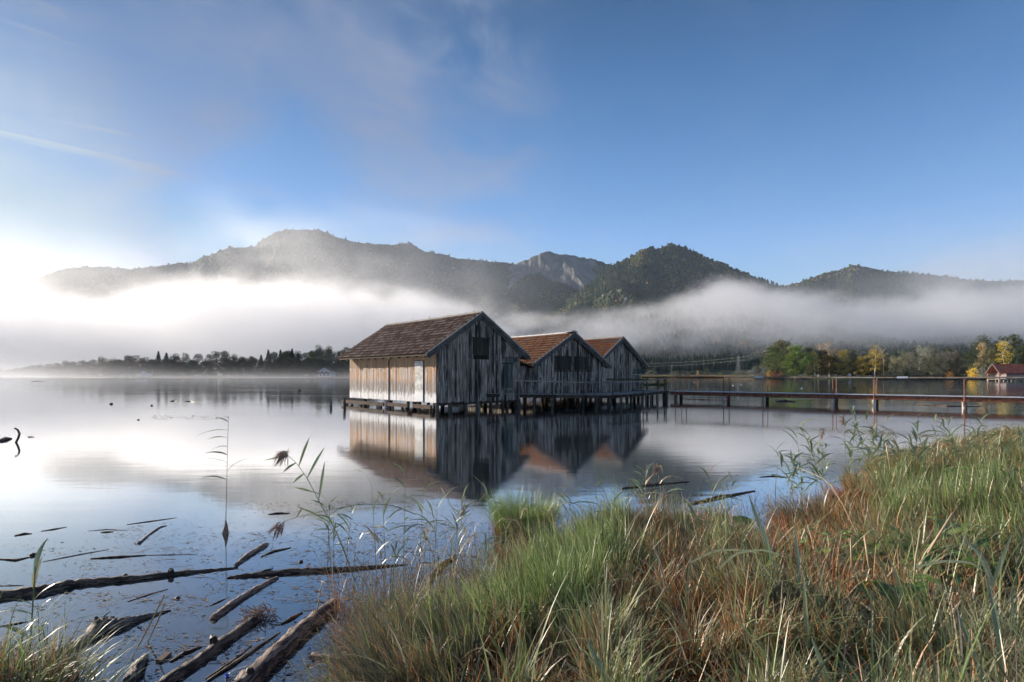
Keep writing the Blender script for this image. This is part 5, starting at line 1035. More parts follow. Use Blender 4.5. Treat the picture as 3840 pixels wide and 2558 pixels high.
def reed(base, h, lx, ly, label, group=None, leaves=7, bend=.3, tint=.3, plume=False, r=.0035, sides=None, lw=.010, ll=.30, start=.3, dead=False, wet=0):
    e = empty('reed', base, 0, label=label, cat='reed', group=group); pts = curve_pts(h, lx, ly, bend); m = MB(); m.tube([pts[0] - Vector((0, 0, .15))] + pts, [r] + [r * (1 - .6 * i / len(pts)) for i in range(len(pts))], 5, tint if not dead else .95); m.build('stem', stem_m, e, smooth=True)
    for k in range(leaves):
        f = start + (1 - start) * (k + .5) / leaves * .97; i = min(int(f * 9), 8); p = pts[i].lerp(pts[i + 1], f * 9 - i); s_a = sides[k % len(sides)] if sides else None
        a = (s_a[0] + rr.uniform(-.25, .25)) if s_a else rr.uniform(0, 6.28); el = s_a[1] if s_a else rr.uniform(.25, 1.15); l = ll * rr.uniform(.65, 1.25) * (1 - .25 * abs(f - .6)); dv = Vector((math.cos(a), math.sin(a) * .8, 0)); q = []; pp = p.copy(); el0 = el
        for s in range(7): q.append(pp.copy()); pp = pp + (dv * math.cos(el) + Vector((0, 0, math.sin(el)))) * l / 6; el -= rr.uniform(.06, .22) * (2.2 if dead else 1)
        wv = [lw * v * rr.uniform(.85, 1.1) for v in (.25, .75, 1, .95, .75, .42, .04)]; m = MB(); m.blade(q, wv, dv.cross(Vector((0, 0, 1))) + Vector((0, 0, rr.uniform(-.6, .6))), .97 if dead else min(1, max(0, rr.gauss(tint + .15, .2)))); m.build('leaf', leaf_m, e)
    if plume:
        m = MB(); tp = pts[-1]; d0 = (pts[-1] - pts[-2]).normalized()
        for k in range(46):
            a0 = tp - d0 * rr.uniform(0, .13); dv = Vector((rr.uniform(-1, .35), rr.uniform(-.5, .5), rr.uniform(-1.0, .25))).normalized(); l = rr.uniform(.04, .11); m.blade([a0, a0 + dv * l * .5, a0 + dv * l + Vector((0, 0, -.02))], [.002, .0035, .0005], Vector((rr.uniform(-1, 1), rr.uniform(-1, 1), .3)), .5)
        m.build('plume', plume_m, e)
    return e
# lone tall reed in the open water: stem foot at (845, 1995), tip near (860, 1555)
b = at(846, 2000); L1 = [(R(180), .10), (R(180), -.05), (R(180), .35), (R(175), .05), (R(185), .5)]
e = reed(b, 1.42, .02, .0, 'tall lone reed standing in open water, with all its leaves blown to the left', leaves=8, bend=.2, tint=.25, r=.0045, sides=[(R(180), .35), (R(0), .9), (R(180), .5), (R(180), .35), (R(180), .10), (R(180), .25), (R(180), .1), (R(180), .5)], lw=.017, ll=.36, start=.42)
m = MB(); m.tube([(0, 0, -.02), (0, 0, .03), (.005, 0, .10), (0, 0, .16)], [.035, .028, .014, .005], 8, .6, jit=.35, rnd=rr); m.build('weed_clump', plume_m, e)
b = at(1520, 2405); p_ = lambda px, py, d: atd(px, py, d)
def long_stem(path, label, r=.004, tint=.9, leafs=(), plume_at=None, name='reed', grp=None, cat='reed'):
    "stem along measured points (px, py, distance); leafs: (index fraction, px, py, width)"
    P = [atd(*q) for q in path]; e = empty(name, P[0], 0, label=label, cat=cat, group=grp); inv_ = -P[0]; m = MB(); S = []
    for i in range(len(P) - 1):
        for k in range(4): S.append(P[i].lerp(P[i + 1], k / 4) + inv_)
    S.append(P[-1] + inv_); S = [S[0]] + [(S[i - 1] + S[i] * 2 + S[i + 1]) / 4 for i in range(1, len(S) - 1)] + [S[-1]]; m.tube(S, [r * (1 - .55 * i / len(S)) for i in range(len(S))], 6, tint); m.build('stem', stem_m, e, smooth=True)
    for f, px, py, wv, tn in leafs:
        i = min(int(f * (len(S) - 1)), len(S) - 2); a = S[i]; d = P[0].y + a.y; tip = atd(px, py, d + rr.uniform(-.12, .12)) + inv_; mid = a.lerp(tip, .5) + Vector((0, 0, (tip - a).length * .04)); q = [a.lerp(mid, k / 3) for k in range(3)] + [mid.lerp(tip, k / 4) for k in range(5)]
        m = MB(); m.blade(q, [wv * v for v in (.3, .7, .95, 1, .95, .75, .45, .04)], (tip - a).cross(Vector((.1, 1, .2))), tn); m.build('leaf', leaf_m, e)
    if plume_at:
        m = MB(); tp = S[-1]
        for k in range(60):
            a0 = tp + Vector((rr.uniform(-.02, .05), rr.uniform(-.03, .03), rr.uniform(-.05, .01))); dv = Vector((rr.uniform(-1, -.0), rr.uniform(-.4, .4), rr.uniform(-1.1, .1))).normalized(); l = rr.uniform(.05, .14) * plume_at; m.blade([a0, a0 + dv * l * .5, a0 + dv * l + Vector((0, 0, -.03))], [.002, .0045, .0006], Vector((rr.uniform(-1, 1), rr.uniform(-1, 1), .3)), .5)
        m.build('plume', plume_m, e)
    return e
long_stem([(1331, 2180, 4.9), (1275, 2020, 4.95), (1210, 1905, 5.0), (1150, 1790, 5.0), (1110, 1735, 5.0), (1062, 1692, 5.0)], 'leaning reed with a drooping brown plume and three upright leaves', .0042, .35,
          [(.92, 985, 1728, .006, .4), (.80, 1060, 1772, .010, .3), (.76, 1160, 1640, .012, .35), (.62, 1218, 1676, .012, .35), (.66, 1098, 1812, .010, .3), (.52, 1102, 1828, .009, .4), (.48, 1218, 1730, .012, .3), (.30, 1105, 1897, .010, .5)], 1.0)
# fallen arching reeds over the water
long_stem([(1560, 1930, 5.3), (1470, 1893, 5.2), (1350, 1890, 5.1), (1220, 1915, 5.0), (1110, 1940, 5.0), (1045, 1962, 5.0)], 'fallen reed arching low over the water with its plume touching the surface', .0045, .45, [(.45, 1320, 1915, .007, .6), (.55, 1240, 1898, .008, .5), (.8, 1135, 1900, .009, .95)], .8)
long_stem([(1650, 2330, 3.9), (1430, 2290, 4.0), (1290, 2225, 4.1), (1205, 2178, 4.2)], 'broken straw coloured reed bent down to the left above the big log', .0045, .9, [(.5, 1275, 2245, .007, 1)])
long_stem([(1190, 2295, 4.1), (1207, 2178, 4.2), (1262, 2185, 4.2)], 'short snapped brown stalk standing beside the big log', .005, .8)
long_stem([(1760, 2240, 4.4), (1600, 2243, 4.4), (1450, 2242, 4.4), (1330, 2270, 4.3)], 'long pale orange stalk lying nearly level over the dark water', .004, .95)
long_stem([(1960, 2350, 4.2), (1850, 2160, 4.6), (1745, 1990, 5.0), (1655, 1830, 5.2)], 'straight brown stalk slanting up to the left across the reeds', .0045, .8)
long_stem([(1560, 2235, 4.4), (1620, 2120, 4.6), (1760, 1930, 5.0), (1820, 1850, 5.2)], 'thin bent brown stalk slanting up to the right across the reeds', .0035, .85)
long_stem([(1330, 2178, 4.9), (1275, 2030, 4.9), (1232, 1960, 4.9)], 'dead brown stalk hanging down into the water in front of the fallen reed', .004, .8)
long_stem([(3300, 2180, 4.8), (3120, 1780 + 30, 5.6), (2990, 1750, 6.4), (2850, 1742, 6.4)], 'pale reed arching out over the little bay', .004, .9, [(.9, 2862, 1758, .003, .9), (.8, 2890, 1766, .003, .9)])
# bigger individual blades and stalks of the bank
def big_blade(path, wmax, label, tn=.3, name='broad_blade', cat='grass blade'):
    P = [atd(*q) for q in path]; e0 = P[0]; S = []
    for i in range(len(P) - 1):
        for k in range(4): S.append(P[i].lerp(P[i + 1], k / 4) - e0)
    S.append(P[-1] - e0); S = [S[0]] + [(S[i - 1] + S[i] * 2 + S[i + 1]) / 4 for i in range(1, len(S) - 1)] + [S[-1]]; n = len(S); m = MB(); d = (S[-1] - S[0]); sv = d.cross(Vector((.05, 1, .1))); m.blade(S, [wmax * (math.sin(math.pi * min(1, (i / (n - 1)) * .72 + .28)) ** .8 + .02) for i in range(n)], sv, tn, .35)
    o = m.build(name, leaf_m, None, loc=e0); return tag(o, label, cat, 'broad blades growing out of the bank')
big_blade([(2925, 2190, 3.5), (2870, 2020, 3.55), (2835, 1930, 3.6), (2806, 1850, 3.65)], .016, 'thick dark green blade rising left of the stubble by the little bay', .12)
big_blade([(3002, 2240, 3.3), (2995, 2100, 3.35), (2978, 1960, 3.4)], .011, 'dark green blade standing upright among the stubble by the little bay', .1)
big_blade([(3032, 2430, 2.7), (3022, 2280, 2.72), (3012, 2135, 2.75)], .010, 'pale lime upright blade in the middle of the lower bank', .75)
big_blade([(2300, 2600, 2.3), (2240, 2480, 2.35), (2195, 2385, 2.4)], .011, 'dark teal blade slanting up from the bottom edge', .02)
big_blade([(3120, 2600, 2.3), (3080, 2480, 2.35), (3040, 2380, 2.45)], .012, 'grey green blade slanting up from the bottom edge under the lime blade', .3)
big_blade([(3770, 2600, 2.3), (3745, 2350, 2.4), (3700, 2150, 2.5)], .014, 'broad green blade rising from the lower right corner', .35)
big_blade([(3700, 2600, 2.3), (3650, 2440, 2.4), (3590, 2290, 2.5)], .013, 'dark green arching blade left of the lower right corner', .15)
big_blade([(3810, 2560, 2.5), (3802, 2350, 2.6), (3795, 2180, 2.7)], .012, 'upright green blade at the right edge', .3)
big_blade([(3728, 2195, 3.3), (3760, 2100, 3.3), (3798, 1995, 3.3)], .015, 'pale green blade pointing up right above the lower right corner', .6)
big_blade([(3730, 2200, 3.4), (3680, 2080, 3.5), (3600, 2005, 3.6)], .016, 'pale green blade curving up to the left near the right edge', .6)
big_blade([(2590, 2110, 3.6), (2680, 2065, 3.6), (2780, 2062, 3.6), (2880, 2085, 3.6)], .008, 'silvery dew covered blade arching to the right in mid bank', .85)
big_blade([(2700, 2130, 3.4), (2760, 2075, 3.4), (2860, 2060, 3.4), (2990, 2105, 3.4)], .008, 'second silvery arching blade just right of the first', .8)
big_blade([(3420, 2130, 3.3), (3540, 2105, 3.3), (3640, 2110, 3.3), (3700, 2150, 3.3)], .009, 'pale blade arching above the nest-like heap of dead stalks', .8)
for pts, r_, lab, tn in (([(3480, 2075, 3.5), (3525, 2000, 3.5), (3573, 1925, 3.5)], .0075, 'thick cream coloured dead stem leaning right above the leafy plants', 1.), ([(3230, 2260, 3.2), (3330, 2340, 3.0), (3445, 2405, 2.9)], .007, 'fallen tan stem lying diagonally on the lower bank', .9), ([(3545, 2302, 3.1), (3640, 2290, 3.1), (3714, 2295, 3.1)], .006, 'pale fallen stem lying level near the nest-like heap', 1.), ([(3260, 2130, 3.3), (3242, 2010, 3.35)], .006, 'short white stub standing left of the leafy plants', 1.), ([(3425, 2200, 3.2), (3434, 2090, 3.25), (3452, 1988, 3.3)], .005, 'jointed brown stalk standing in front of the leafy plants', .85), ([(3195, 2140, 3.3), (3190, 2020, 3.3)], .005, 'slim pale stub farther left of the leafy plants', .95), ([(2440, 2290, 3.0), (2500, 2200, 3.1)], .005, 'orange stalk leaning right out of the dark hollow', .8), ([(2385, 2280, 2.95), (2400, 2240, 2.95)], .011, 'thick split brown stub in the dark hollow', .6), ([(3340, 1760, 5.5), (3322, 1660, 5.5)], .006, 'whitish broken stalk on the right bank below the reeds', 1.), ([(3515, 1710, 6.5), (3520, 1655, 6.5)], .007, 'pale upright stalk on the right bank near the footbridge piles', 1.)):
    P = [atd(*q) for q in pts]; m = MB(); m.tube([q - P[0] for q in P], [r_] * len(P), 7, tn); tag(m.build('dead_stem', stem_m, None, smooth=True, loc=P[0]), lab, 'stem', 'dead stems on the bank')
# stands of reeds
def stand(specs, group, txt):
    xs = sorted(q[0] for q in specs)
    for (px, py, yt, lx, lv, dead, pl) in specs:
        od = (ORD[xs.index(px)] + ' from the left' if xs.index(px) < len(xs) / 2 else ORD[len(xs) - 1 - xs.index(px)] + ' from the right')
        b = at(px, py, .0); z, s = ground(np.array([b.x]), np.array([b.y])); z = max(0., float(z[0])); b = at(px, py, z); h = (py - yt) / F * b.y; reed(b, h, lx, rr.uniform(-.08, .08), txt + (' with a plume' if pl else (', dead and brown' if dead else '')) + ', ' + od, group, leaves=lv, bend=rr.uniform(.1, .5), tint=rr.uniform(.15, .5), plume=pl, r=.0032, lw=.0085 * b.y / 5 + .001, ll=min(.34, .055 * b.y + .02), start=.3, dead=dead)
A = []
for px, py, yt, lx in ((1240, 2145, 1850, -.05), (1252, 2150, 1930, .0), (1228, 2140, 1870, .03), (1296, 2150, 1905, .08), (1415, 2250, 1790, -.06), (1447, 2180, 1850, -.03), (1512, 2200, 1760, .0), (1572, 2140, 1780, .04), (1580, 2260, 1905, .06), (1482, 2170, 2060, .0), (1625, 2180, 1830, .05), (1660, 2240, 1900, -.1), (1700, 2120, 1850, .1), (1740, 2200, 1940, -.12), (1800, 2250, 2010, .1)): A.append((px, py, yt, lx, rr.randint(5, 9), False, False))
for px, py, yt, lx in ((1442, 2210, 1950, -.1), (1545, 2230, 2010, .15), (1690, 2260, 2040, -.3), (1620, 2300, 2120, .2), (1780, 2140, 1980, -.2)): A.append((px, py, yt, lx, 5, True, False))
A.append((1720, 2050, 1890, .1, 5, False, True))
stand(A, 'reeds in the water left of the bank', 'thin reed in the shallow water')
B = []
for i in range(9): px = 1880 + i * 90 + rr.uniform(-30, 30); B.append((round(px, 1), 2040 + rr.uniform(-60, 90), 1790 + rr.uniform(0, 130), rr.uniform(-.15, .15), rr.randint(4, 8), rr.random() < .2, False))
B += [(2415, 1935, 1740, .05, 6, False, False), (2395, 1945, 1760, .12, 6, False, False), (2490, 1960, 1730, -.1, 5, True, True), (2700, 1990, 1760, -.2, 8, False, False), (2740, 1960, 1790, .0, 6, False, False)]
stand(B, 'reeds at the edge of the middle bank', 'reed at the edge of the middle bank')
Cc = []
for i in range(60):
    px = 2990 + i * 14.5 + rr.uniform(-18, 18); py = np.interp(px, [3000, 3300, 3850], [1880, 1790, 1690]) + rr.uniform(0, 70); yt = np.interp(px, [3000, 3080, 3250, 3400, 3850], [1640, 1570, 1520, 1570, 1560]) + rr.uniform(-10, 130)
    Cc.append((round(px, 1), py, yt, rr.uniform(-.45, .15), rr.randint(6, 10), rr.random() < .12, i in (5, 12, 18)))
stand(Cc, 'reeds on the right bank in front of the footbridge', 'reed on the right bank')
stand([(3020, 1900, 1620, -.1, 7, False, False), (3055, 1890, 1650, .05, 5, False, False), (2975, 1930, 1690, -.05, 6, False, False)], 'reeds beside the little bay', 'slim reed at the left end of the right bank reeds')
b = at(110, 2500, .1); e = reed(b, .62, .05, 0, 'short broad leaved reed at the left edge of the picture', leaves=6, bend=.2, tint=.25, r=.006, sides=[(R(170), .7), (R(60), 1.3), (R(175), .3), (R(20), .9), (R(90), 1.5), (R(80), 1.4)], lw=.016, ll=.26, start=.2)
reed(at(150, 2475, .1), .36, -.03, 0, 'small thin reed behind the left edge grass', leaves=4, tint=.3)

# ------------------------------------------------------------------ broad leaved plants
t = MT('herb_leaf'); n = t.noise(t.coord('Object', (14, 14, 14)), 1, 3, .6); c = t.ramp(t.math('ADD', t.math('MULTIPLY', t.attr('tint'), .75), t.math('MULTIPLY', n, .25)), [(0, (.055, .12, .02)), (.5, (.12, .22, .04)), (.85, (.22, .32, .07)), (1, (.34, .30, .16))]); herb_m = t.leafy(c, .35, .08, .4)
def herb(px, py, z, n, spread, size, label, seed, name='herb', cat='plant', hgt=.27, tmu=.5, asp=.55, group=None):
    q = random.Random(seed); b = at(px, py, z); gz = float(ground(np.array([b.x]), np.array([b.y]))[0][0]); b.z = max(gz, 0.02); e = empty(name, b, 0, label=label, cat=cat, group=group)
    for i in range(n):
        a = q.uniform(0, 6.28); r_ = spread * math.sqrt(q.random()); h = hgt * q.uniform(.5, 1.15); p = Vector((math.cos(a) * r_, math.sin(a) * r_, h)); l = size * q.uniform(.65, 1.3); d = Vector((math.cos(a + q.uniform(-.8, .8)), math.sin(a + q.uniform(-.8, .8)), q.uniform(-.35, .45))).normalized(); sv = d.cross(Vector((q.uniform(-.3, .3), q.uniform(-.5, -.1), 1))).normalized(); nm = sv.cross(d); m = MB(); K = 6; L_, Rr_ = [], []
        pts = []
        for k in range(K + 1):
            f = k / K; w_ = l * asp * .5 * math.sin(math.pi * f ** .8) ** .75 * (1 + (.16 if k % 2 else -.10)); c_ = p + d * l * f - nm * l * .28 * f * f; pts += [c_ - sv * w_ + nm * w_ * .3, c_, c_ + sv * w_ + nm * w_ * .3]
        m.add(pts, [(3 * k, 3 * k + 1, 3 * k + 4, 3 * k + 3) for k in range(K)] + [(3 * k + 1, 3 * k + 2, 3 * k + 5, 3 * k + 4) for k in range(K)], min(1, max(0, q.gauss(tmu, .2)))); m.build('leaf', herb_m, e)
        if i % 2 == 0: s = MB(); s.tube([(p.x * .3, p.y * .3, -.03), (p.x * .7, p.y * .7, h * .6), tuple(p)], .0022, 4, .2); s.build('stalk', stem_m, e)
    return e
herb(3190, 2090, .5, 40, .34, 0.098, 'leafy light green plant, left one of the patch on the right bank', 1, group='leafy green plants', tmu=.6)
herb(3330, 2110, .5, 46, .36, 0.103, 'leafy light green plant in the middle of the patch on the right bank', 2, group='leafy green plants', tmu=.65)
herb(3470, 2120, .5, 44, .34, 0.103, 'leafy green plant, right one of the patch under the cream coloured dead stem', 3, group='leafy green plants', tmu=.45)
herb(3560, 2190, .5, 26, .22, 0.115, 'deep green leafy plant just above the nest-like heap of dead stalks', 4, group='leafy green plants', tmu=.25)
herb(3360, 2290, .5, 12, .12, 0.161, 'large ribbed dark green leaves above the fallen tan stem', 5, name='dock_plant', hgt=.24, tmu=.25, asp=.75)
herb(3590, 2020, .5, 9, .16, 0.196, 'big pale olive rounded leaves behind the cream coloured dead stem', 6, name='dock_plant', hgt=.26, tmu=.8, asp=.9)
herb(3700, 1840, .5, 40, .5, .10, 'bushy green plant on the right bank below the reeds', 7, tmu=.4, hgt=.3)
herb(2220, 2310, .5, 24, .14, .055, 'small bright green seedling clump beside the dark hollow', 8, hgt=.14, tmu=.7)
herb(2300, 2385, .5, 5, .04, .07, 'tiny three leaved plant in the dark hollow', 9, hgt=.05, tmu=.6)
herb(2620, 1990, .35, 8, .22, .26, 'large green butterbur leaves at the water edge, left cluster', 10, name='butterbur', hgt=.22, tmu=.4, asp=.85)
herb(2790, 1975, .3, 6, .18, .24, 'large green butterbur leaves at the water edge, right cluster by the little bay', 11, name='butterbur', hgt=.22, tmu=.45, asp=.85)
herb(2710, 2000, .35, 3, .07, .22, 'curled grey brown withered leaf between the two butterbur clusters', 12, name='withered_leaf', cat='leaf', hgt=.24, tmu=1., asp=.6)
herb(2910, 2010, .3, 4, .12, .22, 'big drooping olive leaf at the right side of the little bay', 13, name='butterbur', hgt=.12, tmu=.85, asp=.7)
herb(2400, 2090, .5, 3, .05, .10, 'single pale green round leaf in the middle of the green grass', 14, hgt=.2, tmu=.8, asp=.9)

# ------------------------------------------------------------------ driftwood
def bark(name, a, b, cr):
    t = MT(name); ga = t.n('ShaderNodeAttribute'); ga.attribute_name = 'grain'; n = t.noise(ga.outputs['Vector'], 4.5, 6, .72, .3); n2 = t.noise(ga.outputs['Vector'], 1.4, 5, .65, 1.0); c = t.mix(t.ss(n, .35, .65), a, b); c = t.mix(t.ss(n2, .46, .50, .9, 0), c, cr); c = t.mix(t.ss(n2, .60, .7, 0, .55), c, (.40, .37, .34)); t.col(c); t.bump(t.math('ADD', n, t.math('MULTIPLY', n2, 2)), .012, 1); t.p.inputs['Roughness'].default_value = .6; return t.m
b_dark = bark('wet_dark_wood', (.06, .042, .032), (.30, .215, .16), (.03, .022, .018)); b_big = bark('flaking_bark', (.14, .085, .06), (.46, .34, .27), (.03, .022, .02)); b_pale = bark('bare_wood', (.24, .16, .12), (.46, .36, .29), (.12, .07, .05)); b_grey = bark('grey_wood', (.14, .115, .10), (.40, .35, .30), (.05, .04, .035))
def log(path, radii, mat, label, name='driftwood_log', lift=.12, n=12, jit=.10, extra=None, cat='log', group='driftwood on the water'):
    P = [at(px, py) for px, py in path]; c = P[0]; S = []; Rd = []
    for i in range(len(P) - 1):
        for k in range(9): f = k / 9; S.append(P[i].lerp(P[i + 1], f) - c); Rd.append(radii[i] * (1 - f) + radii[i + 1] * f)
    S.append(P[-1] - c); Rd.append(radii[-1]); q = random.Random(len(label) * 7 + int(path[0][0])); S = [p + Vector((0, q.uniform(-.1, .1) * r_, r_ * lift + q.uniform(-.12, .12) * r_)) for p, r_ in zip(S, Rd)]
    e = empty(name, c, 0, label=label, cat=cat, group=group); m = MB(); m.tube(S, [r_ * q.uniform(.9, 1.1) for r_ in Rd], n, .5, jit=jit, rnd=q); ob = m.build('trunk' if name == 'driftwood_log' else 'shaft', mat, e, smooth=n > 6)
    lon = [0.]
    for a_, b_ in zip(S, S[1:]): lon.append(lon[-1] + (b_ - a_).length)
    th_ = np.arange(n) * 2 * np.pi / n; rm = max(radii)
    at_ = ob.data.attributes.new('grain', 'FLOAT_VECTOR', 'POINT'); at_.data.foreach_set('vector', np.stack([np.repeat(np.array(lon) * 3.5, n), np.tile(np.cos(th_), len(S)) * rm * 22, np.tile(np.sin(th_), len(S)) * rm * 22], -1).astype(np.float32).ravel())
    for (i, dx, dy, dz, r_) in (extra or []):
        k = int(i * (len(S) - 1)); m = MB(); a = S[k]; m.tube([a, a + Vector((dx, dy, dz)) * .5 + Vector((0, 0, r_)), a + Vector((dx, dy, dz))], [r_, r_ * .8, r_ * .5], 6, .5, jit=.1, rnd=q); m.build('branch_stub', mat, e)
    return e
log([(-60, 2245), (150, 2222), (300, 2190), (520, 2172), (700, 2150), (893, 2130)], [.052, .052, .046, .036, .026, .010], b_dark, 'long straight dark log floating nearly level, coming in from the left edge', extra=[(.74, .02, -.03, .045, .03), (.45, .0, .05, .02, .02)])
log([(852, 2168), (960, 2158), (1100, 2146), (1250, 2140), (1385, 2130), (1530, 2118)], [.012, .030, .034, .030, .022, .006], b_dark, 'dark wet log lying level behind the big barked log', extra=[(.2, .14, .06, .04, .012)])
log([(905, 2600), (1000, 2500), (1120, 2385), (1255, 2275)], [.070, .066, .062, .055], b_big, 'thickest log, with flaking bark, pointing up right from the bottom edge', lift=.30, n=18, jit=.10, extra=[(.12, .02, -.05, .09, .035)])
log([(570, 2600), (720, 2500), (830, 2420), (960, 2325)], [.040, .042, .044, .036], b_dark, 'dark log topped with a clump of weed, left of the thickest log', n=12, extra=[(.62, -.05, .05, .06, .03)])
c = at(972, 2318); m = MB(); q = random.Random(5)
for k in range(130):
    a = Vector((q.gauss(0, .055), q.gauss(0, .045), abs(q.gauss(.03, .02)))); d = Vector((q.uniform(-1, 1), q.uniform(-1, 1), q.uniform(-.4, .6))).normalized() * q.uniform(.03, .10); m.beam(a, a + d, .004, .004, q.random())
tag(m.build('weed_clump', plume_m, None, loc=c), 'tangled brown clump of weed on the end of the dark log', 'weed', None)
log([(800, 2322), (880, 2262), (960, 2212), (1040, 2168)], [.030, .034, .030, .020], b_pale, 'reddish bare log slanting up to the middle of the level dark log', n=9)
log([(886, 2120), (930, 2085), (1000, 2043)], [.022, .034, .026], b_pale, 'short pale red broken log beyond the long dark log', n=9, jit=.12)
log([(120, 2500), (240, 2440), (330, 2400), (380, 2358), (440, 2352), (520, 2325), (640, 2290)], [.022, .028, .040, .072, .052, .028, .008], b_grey, 'gnarled grey root with a hump in the middle and a long thin tip', n=12, lift=.2, extra=[(.45, -.03, .03, .09, .03)])
log([(480, 2580), (520, 2510), (548, 2465)], [.038, .036, .018], b_grey, 'blunt grey log end poking up at the bottom edge', n=12, lift=.8)
log([(1168, 2461), (1280, 2478), (1460, 2492), (1560, 2505)], [.022, .026, .026, .022], b_pale, 'tan half sunk log at the bottom, under the arching sedge', n=9, lift=.15)
log([(1270, 2430), (1350, 2446), (1450, 2458)], [.012, .018, .016], b_pale, 'thin tan log just above the half sunk one', n=8, lift=.2)
log([(522, 2038), (560, 2005), (600, 1978), (625, 1972)], [.020, .014, .014, .006], b_grey, 'short bent grey branch lying with its thick end towards the viewer', 'branch', n=8, cat='branch')
log([(1601, 2231), (1612, 2180), (1650, 2125), (1707, 2091)], [.014, .020, .022, .014], b_grey, 'curved dark branch half hidden by the reeds', 'branch', n=8, cat='branch', lift=1.0)
ST = [([(157, 2108), (300, 2080), (408, 2061)], .006, 'long thin twig in the left part of the water'), ([(340, 2096), (440, 2090), (548, 2083)], .012, 'dark weedy strip of wood, middle left'), ([(548, 2083), (640, 2081), (740, 2080)], .005, 'thin twig continuing right from the weedy strip'), ([(55, 2010), (90, 2003), (119, 2002)], .013, 'dark pointed piece of bark at the far left'), ([(153, 1993), (200, 1986), (250, 1977)], .008, 'short dark twig right of the pointed bark'), ([(476, 1968), (570, 1955), (663, 1942)], .007, 'long twig at the far edge of the debris'), ([(330, 1992), (400, 1986), (480, 1990)], .005, 'thin brown twig below the far one'), ([(378, 1998), (400, 1996), (425, 1995)], .010, 'small dark leaf-like chip in the middle left'),
      ([(773, 2546), (860, 2490), (943, 2422)], .010, 'straight stick left of the thickest log, lower one'), ([(777, 2556), (880, 2490), (1050, 2372)], .014, 'longer stick right beside the lower straight stick'), ([(796, 2425), (850, 2404), (1000, 2340)], .006, 'thin stick between the weed clump and the thickest log'), ([(641, 2482), (690, 2452), (756, 2427)], .013, 'ragged dark stick left of the weedy log'), ([(981, 2087), (1030, 2068), (1091, 2055)], .012, 'dark knobbly stick beyond the level dark log'), ([(1055, 2342), (1095, 2320), (1134, 2299)], .014, 'short splintered stick left of the thickest log tip'), ([(1006, 1930), (1040, 1926), (1087, 1925)], .013, 'short dark stick floating below the reflection of the large boathouse'), ([(478, 2257), (560, 2230), (630, 2210)], .006, 'thin knotted twig below the long dark log'), ([(330, 2358), (370, 2325), (415, 2292)], .005, 'faint thin twig above the gnarled root'), ([(0, 2350), (60, 2340), (104, 2332)], .008, 'knotted twig at the left edge'), ([(0, 2098), (60, 2102), (120, 2088)], .012, 'brown strip of bark at the left edge'), ([(0, 2198), (40, 2197), (90, 2195)], .005, 'thin twig at the left edge above the long dark log'), ([(788, 2272), (820, 2258), (846, 2246)], .007, 'small dark stick left of the reddish bare log'), ([(1050, 2395), (1080, 2370), (1110, 2352)], .004, 'hair-thin twig beside the thickest log'), ([(2330, 1833), (2440, 1820), (2585, 1806)], .022, 'long black branch floating beyond the middle bank'), ([(2580, 1895), (2690, 1868), (2830, 1842)], .026, 'grey plank-like branch floating in the bay'), ([(2850, 1790), (2900, 1786), (2960, 1793)], .014, 'thin brown branch in the mouth of the little bay'),
      ([(2910, 1507), (2950, 1505), (2983, 1508)], .09, 'dark log drifting behind the footbridge'), ([(3431, 1519), (3550, 1524), (3680, 1525)], .045, 'long low dark line of driftwood behind the footbridge'), ([(2560, 1497), (2640, 1500), (2740, 1501)], .03, 'thin line of drift between the jetty and the footbridge'), ([(640, 1506), (652, 1504), (668, 1505)], .05, 'low dark hump of drift on the bright water, left one'), ([(696, 1506), (715, 1506), (732, 1509)], .05, 'low dark hump of drift on the bright water, right one'), ([(118, 1431), (145, 1430), (170, 1430)], .10, 'thin far log on the bright water by the left shore'), ([(-20, 1660), (20, 1650), (43, 1646)], .06, 'dark weedy branch at the left edge of the bright water'), ([(105, 1640), (116, 1639), (128, 1640)], .02, 'tiny stick on the bright water')]
for path, r_, lab in ST: log(path, [r_ * .55, r_, r_ * .4], b_dark if r_ > .011 or rr.random() < .5 else b_grey, lab, 'stick', n=6, jit=.15, cat='stick', lift=.5)
b = at(60, 1660); m = MB(); m.tube([(-.02, 0, -.03), (.06, .0, .12), (.10, 0, .25), (.05, 0, .36), (-.03, 0, .42)], [.03, .03, .028, .024, .015], 7, jit=.15, rnd=rr); m.tube([(.05, 0, .36), (-.06, 0, .40)], [.02, .01], 5); tag(m.build('branch', b_dark, None, loc=b), 'curved forked branch sticking up from the bright water at the left', 'branch')
for px, py, r_, lab in ((417, 1516, .12, 'round dark clump floating alone on the bright water'), (569, 1522, .08, 'small oval dark float right of the round clump'), (519, 1575, .05, 'little dark knob on the line of drift'), (123, 2084, .035, 'small black ball floating near the left edge reed'), (468, 2162, .03, 'small brown knob behind the long dark log'), (665, 2245, .022, 'little round seed head on the water'), (1128, 2108, .025, 'small floating snail shell beyond the level dark log')):
    b = at(px, py); m = MB(); m.tube([(0, 0, -r_ * .6), (0, 0, -r_ * .2), (0, 0, r_ * .3), (0, 0, r_ * .7), (0, 0, r_ * .85)], [r_ * .6, r_ * .95, r_ * .95, r_ * .6, r_ * .1], 9, jit=.12, rnd=rr); tag(m.build('floating_clump', b_dark, None, loc=b), lab, 'clump')
